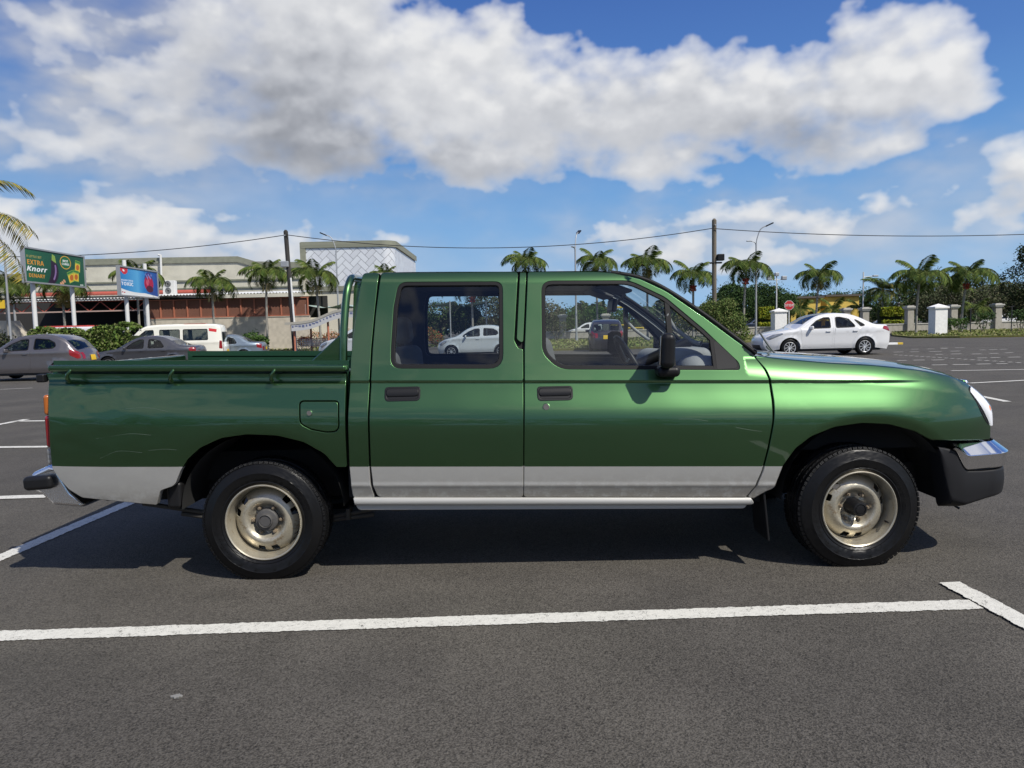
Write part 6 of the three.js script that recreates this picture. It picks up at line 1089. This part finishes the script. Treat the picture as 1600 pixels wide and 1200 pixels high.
tree('grey green thin crowned tree behind the slim palms', [45.403, 0, -74], 6, [[-2, 4.2, 0, 1.7], [0.2, 5.0, 0, 1.7], [2.2, 4.0, 0.3, 1.7], [4.2, 4.4, 0, 1.7], [-0.6, 3.0, 0.4, 1.6], [5.6, 3.0, 0, 1.4]], 10920, 0.19, GREY, 513);
tree('olive toned tree right of the slim palm with red fruit', [51.882, 0, -76], 5, [[-1.5, 3.2, 0, 1.6], [0.8, 3.6, 0, 1.5], [2.6, 3.0, 0, 1.5], [4.4, 3.8, 0.2, 1.3]], 9450, 0.19, GREY, 514);
tree('yellowish tree top near the right edge', [57.297, 0, -80], 5.2, [[0, 4.2, 0, 1.3], [1.2, 3.4, 0, 1.4], [-1.4, 3.2, 0, 1.3]], 5460, 0.19, [[0.20, 0.21, 0.05], [0.13, 0.16, 0.04], [0.26, 0.23, 0.07]], 515);
tree('large dark spreading tree cut by the right edge', [47.794, 0, -60], 9, [[-2.4, 4.2, 0, 2.0], [0, 3.0, 0.5, 2.6], [0.6, 6.0, 0, 2.4], [-1.8, 6.6, 0.4, 1.3], [2.4, 5, 0, 2.4], [-2.0, 2.4, 0, 1.6], [1, 7.6, 0, 1.6]], 17850, 0.18, [[0.022, 0.04, 0.012], [0.032, 0.055, 0.018], [0.05, 0.065, 0.025], [0.06, 0.055, 0.03]], 516);
bush('oleander_bush', 'tall leafy oleander bush beyond the pickup windscreen', 'bush', [10.995, 0, -33.4], [[0, 1.5, 0, 0.75], [-0.6, 1.9, 0, 0.6], [0.6, 1.3, 0, 0.65], [0.2, 2.1, 0, 0.5], [-0.2, 0.8, 0.1, 0.8], [0.8, 0.7, 0, 0.6], [-0.9, 1.3, 0, 0.5]], 8820, 0.10, [[0.09, 0.14, 0.03], [0.13, 0.18, 0.05], [0.06, 0.10, 0.025], [0.18, 0.20, 0.07]], 520);
bush('oleander_bush', 'yellowing bush at the foot of the brown utility pole', 'bush', [12.444, 0, -44.4], [[0, 1.4, 0, 0.9], [-1.0, 1.2, 0, 0.8], [0.8, 1.8, 0, 0.8], [1.6, 1.2, 0, 0.7]], 5040, 0.13, [[0.14, 0.17, 0.04], [0.09, 0.12, 0.03], [0.22, 0.20, 0.07]], 521);
const small = (label, u, x, z, h, tones, seed) => bush('garden_shrub', label, 'shrub', [x, 0.08, z], [[0, h * 0.6, 0, h * 0.42, 1], [h * 0.25, h * 0.8, 0, h * 0.28], [-h * 0.25, h * 0.75, 0, h * 0.3]], 500, 0.13, tones, seed, 'young shrubs along the verge');
small('young shrub right beside the white gate pillar on the verge', 0, 30.945, -47, 1.1, MID, 530); small('young shrub at the foot of the slim palm with red fruit', 0, 32.429, -48, 1.1, MID, 531); small('rounded shrub between the two thin dark stakes', 0, 34.092, -48, 1.5, DARK, 532); small('dark shrub cut by the right edge on the verge', 0, 36.77, -48, 1.6, DARK, 533); small('pale shrub on the verge seen through the front door window', 0, 3.473, -50, 1.5, GREY, 534);
for (const [label, x, h] of [['thin dark stake left of the rounded verge shrub', 31.895, 1.85], ['thin dark stake right of the rounded verge shrub', 34.741, 1.95]]) { const t = thing('garden_stake', label, 'stake', [x, 0, -46], 0, 'dark stakes on the verge'); mesh('post', rod([0, 0, 0], [0, h, 0], 0.035, 0.03, 6), M.plateBack, t); mesh('crossbar', rod([-0.2, h * 0.95, 0], [0.2, h, 0], 0.012, 0.012, 5), M.plateBack, t); }
tree('wide bushy tree mass seen through the rear door window', [-1.649, 0, -62], 5, [[-2.6, 2.2, 0, 1.6], [-0.6, 2.8, 0, 1.8], [1.6, 3.2, 0, 1.9], [3.4, 2.4, 0, 1.6], [5.2, 2.2, 0, 1.5]], 10920, 0.19, GREY, 540);
tree('green bushy tree seen through the front door window', [7.989, 0, -70], 5, [[-2, 2.0, 0, 1.4], [0.6, 2.2, 0, 1.4], [3, 1.8, 0, 1.3], [5.4, 2.0, 0, 1.4]], 7980, 0.18, MID, 541);
bush('croton_bush', 'orange red croton bush seen through the rear door window', 'bush', [-5.575, 0, -44], [[0, 0.9, 0, 0.6], [0.6, 0.6, 0, 0.5], [-0.4, 0.7, 0, 0.5]], 2310, 0.10, [[0.36, 0.10, 0.04], [0.26, 0.13, 0.04], [0.14, 0.16, 0.05], [0.10, 0.14, 0.04]], 542);
bush('croton_bush', 'green and orange croton bush beside the trolley shelter', 'bush', [-15.1, -0.2, -52], [[0, 0.9, 0, 0.7], [1.2, 0.9, 0, 0.7], [2.4, 1.0, 0, 0.7], [-1.0, 0.7, 0, 0.5]], 3780, 0.10, [[0.42, 0.10, 0.03], [0.30, 0.12, 0.04], [0.10, 0.13, 0.04], [0.40, 0.16, 0.06]], 543);
{
  // garden centre shade net on posts, behind the trolley shelter and through the rear window
  const t = thing('shade_net_house', 'green shade net house on thin posts behind the trolley shelter', 'shelter'), net = phys(0.16, 0.27, 0.21, 0.9, { transmission: 0.35, thickness: 0 });
  const x0 = -16.983, x1 = -2.005;
  mesh('net', [grid((u, v) => [mix(x0, x1, u), 3.5 - 0.28 * abs(sin(u * PI * 5)) + 0.1 * v, -56 - 8 * v], 50, 4)], net, t);
  for (let i = 0; i <= 5; i++) mesh('post', rod([mix(x0, x1, i / 5), -0.3, -56], [mix(x0, x1, i / 5), 3.55, -56], 0.06), M.galv, t);
}
// trolley shelter with a wavy roof and a printed white valance
{
  const t = thing('trolley_shelter', 'trolley shelter with wavy roof and white printed valance on rust red posts', 'shelter'), Z = -43, path = [[-14.621, 1.887], [-13.66, 1.927], [-12.82, 2.054], [-12.185, 2.288], [-11.549, 2.544], [-10.919, 2.674], [-10.085, 2.697], [-8.216, 2.572], [-6.143, 2.276]];
  const px = smoothTable(path), x0 = path[0][0], x1 = path[8][0], y = (u) => px(mix(x0, x1, u));
  mesh('roof', [grid((u, v) => [mix(x0, x1, u), y(u), Z + 0.3 - 3.2 * v], 60, 2), grid((u, v) => [mix(x0, x1, u), y(u) - 0.16 * v, Z + 0.3], 60, 1)], std(0.36, 0.34, 0.29, 0.8), t);
  mesh('valance', grid((u, v) => [mix(x0 + 0.4, x1, u), y(mix(0.05, 1, u)) - 0.16 - 0.42 * v, Z + 0.27], 60, 1), std(0.46, 0.46, 0.46, 0.8), t);
  const R = mulberry(12), marks = []; for (let i = 0; i < 34; i++) { const u = 0.06 + 0.9 * i / 34, x = mix(x0, x1, u), w = 0.06 + 0.14 * R(); if (R() < 0.75) marks.push(box(x - w / 2, x + w / 2, y(u) - 0.30 - 0.1 * R(), y(u) - 0.24, Z + 0.275, Z + 0.28)); } mesh('print', marks, std(0.12, 0.14, 0.24, 0.8), t).userData.kind = 'stuff';
  for (const [x, z] of [[-14.11, -43], [-13.714, -45.5], [-11.9, -43], [-9.939, -43], [-6.602, -43]]) mesh('post', rod([x, -0.3, z], [x, px(x) - 0.02, z], 0.07), M.rust, t);
  mesh('brace', [beam([-14.026, 1.4, -43], [-13.359, px(-13.359) - 0.5, -43], 0.04, 0.04)], M.rust, t);
}
{
  const t = thing('shopping_trolley', 'wire shopping trolley at the left end of the nested row', 'shopping trolley', [-14.116, -0.2, -44], 0, 'shopping trolleys nested under the shelter');
  const b = []; for (let i = 0; i <= 6; i++) { b.push(rod([i * 0.14, 0.5 + i * 0.02, 0.28], [i * 0.15, 0.98, 0.28], 0.008, 0.008, 4), rod([i * 0.14, 0.5 + i * 0.02, -0.28], [i * 0.15, 0.98, -0.28], 0.008, 0.008, 4), rod([i * 0.14, 0.5 + i * 0.02, -0.28], [i * 0.14, 0.5 + i * 0.02, 0.28], 0.008, 0.008, 4)); }
  for (const k of [0, 0.33, 0.66, 1]) b.push(rod([0, mix(0.5, 0.98, k), 0.28], [0.87, mix(0.62, 0.98, k), 0.28], 0.01, 0.01, 4), rod([0, mix(0.5, 0.98, k), -0.28], [0.87, mix(0.62, 0.98, k), -0.28], 0.01, 0.01, 4));
  mesh('basket', b, M.alloy, t); mesh('frame', [rod([0.1, 0.12, 0.26], [0.9, 0.12, 0.22], 0.014), rod([0.1, 0.12, -0.26], [0.9, 0.12, -0.22], 0.014), rod([0.1, 0.12, 0.26], [0, 0.55, 0.28], 0.014), rod([0.1, 0.12, -0.26], [0, 0.55, -0.28], 0.014)], M.galv, t);
  mesh('handle', rod([-0.12, 1.02, -0.28], [-0.12, 1.02, 0.28], 0.018), std(0.5, 0.05, 0.04, 0.5), t); for (const [x, z] of [[0.1, 0.26], [0.1, -0.26], [0.88, 0.22], [0.88, -0.22]]) mesh('wheel', new THREE.CylinderGeometry(0.055, 0.055, 0.03, 12).rotateX(PI / 2).translate(x, 0.058, z), M.rubber, t);
  const o = ['second', 'third', 'fourth', 'fifth', 'sixth', 'seventh', 'eighth'];
  o.forEach((w, i) => copy(t, `wire shopping trolley, ${w} from the left in the nested row`, [-14.116 + 0.34 * (i + 1), -0.2, -44]));
}
// painted kerb end at the drive
{
  const t = thing('kerb_end', 'kerb end painted white and yellow beside the tail of the white saloon', 'kerb', [18.389, 0, -30.5]);
  mesh('white_stone', rbox(-0.35, 0.15, -0.05, 0.09, -0.12, 0.12, 0.02), M.whitewash, t); mesh('yellow_stone', rbox(0.152, 0.4, -0.05, 0.09, -0.12, 0.12, 0.02), std(0.62, 0.42, 0.04, 0.7), t);
}
// small pale patch on the tarmac in the foreground, and loose grit
{
  const [x, z] = [-1.157, 1.94], n2 = createNoise2D(mulberry(66)); const sh = new THREE.Shape(Array.from({ length: 18 }, (_, i) => { const a = i / 18 * 2 * PI, r = 0.010 + 0.005 * n2(cos(a) * 2, sin(a) * 2); return new THREE.Vector2(r * cos(a) * 1.4, r * sin(a)); }));
  tag(mesh('chewing_gum', new THREE.ExtrudeGeometry(sh, { depth: 0.004, bevelEnabled: true, bevelSize: 0.002, bevelThickness: 0.001 }).rotateX(-PI / 2).translate(x, 0.001, z), std(0.2, 0.195, 0.185, 0.9)), 'small pale blob of flattened gum on the tarmac in front', 'gum');
}
// a belt of trees behind the photographer, mirrored in the flank of the truck
{
  const b = []; for (let i = 0; i < 7; i++) { const x = -34 + 13 * i; b.push([x - 4, 3.6, 35, 3.2], [x, 5 + (i % 2), 36, 3.4], [x + 4, 4, 34.6, 3.0], [x + 1.5, 2.4, 36, 2.6]); }
  const m = mesh('tree_belt', leafCloud(24000, blobs(b), 0.42, DARK, 560), M.leaf); m.userData.kind = 'stuff'; m.userData.label = 'belt of dark trees closing the car park behind the photographer';
}
{
  // the bushy palm with many straight narrow fronds, and a mass of trees that closes the view
  const t = palm('broad bushy palm with narrow spreading fronds between two thin white poles', [36.061, 0, -66], 3.924, { crown: 0.01, n: 1, seed: 40 });
  const g = [frondGeo(41, 2.9, 0.9, PALM, 60, 0.36), frondGeo(42, 2.8, 1.5, PALM, 60, 0.36), frondGeo(43, 2.6, 2.3, [...PALM, ...DRY], 50, 0.36)], R = mulberry(44);
  for (let i = 0; i < 34; i++) { const m = mesh('frond', g[i % 3], M.leaf, t); m.position.set(0, 3.924, 0); m.rotation.order = 'YXZ'; m.rotation.y = i * 2.399 + 0.4 * R(); m.rotation.z = 0.5 - 1.5 * i / 34 + 0.3 * R(); m.scale.setScalar(0.75 + 0.3 * R()); }
  const f = mesh('distant_trees', leafCloud(26000, (R) => { const x = mix(-22, 120, R()), h = 2.6 + 1.6 * abs(sin(x * 0.17)) + 0.9 * sin(x * 0.61) + 0.5 * sin(x * 1.9); return [x, h * pow(R(), 0.6), -112 + 6 * R(), 0.4 * (R() - 0.5)]; }, 0.75, [...DARK, ...GREY], 570), M.leaf);
  f.userData.kind = 'stuff'; f.userData.label = 'dense dark line of distant trees closing the horizon behind the walls';
}
tree('pale olive tree filling the gap left of the shade net posts', [-6.711, 0, -66], 4.6, [[-2.4, 2.0, 0, 1.5], [-0.4, 2.6, 0, 1.6], [1.6, 2.2, 0, 1.5], [-4.2, 2.4, 0, 1.5]], 8000, 0.2, [...GREY, ...MID], 571);
tree('grey olive tree spreading behind the right hand pillars', [44.798, 0, -68], 5.4, [[-3, 2.4, 0, 1.6], [-1, 3.4, 0, 1.6], [1.2, 2.6, 0, 1.6], [3.2, 3.2, 0, 1.5], [5, 2.2, 0, 1.4]], 9000, 0.2, GREY, 572);
tree('dense olive tree between the bushy palm and the slim palm', [40.787, 0, -70], 5.2, [[-1.2, 2.8, 0, 1.6], [0.8, 3.6, 0, 1.5], [2, 2.2, 0, 1.5], [-2.4, 1.8, 0, 1.3]], 7000, 0.2, [...GREY, ...DARK], 573);
renderer.render(scene, camera);
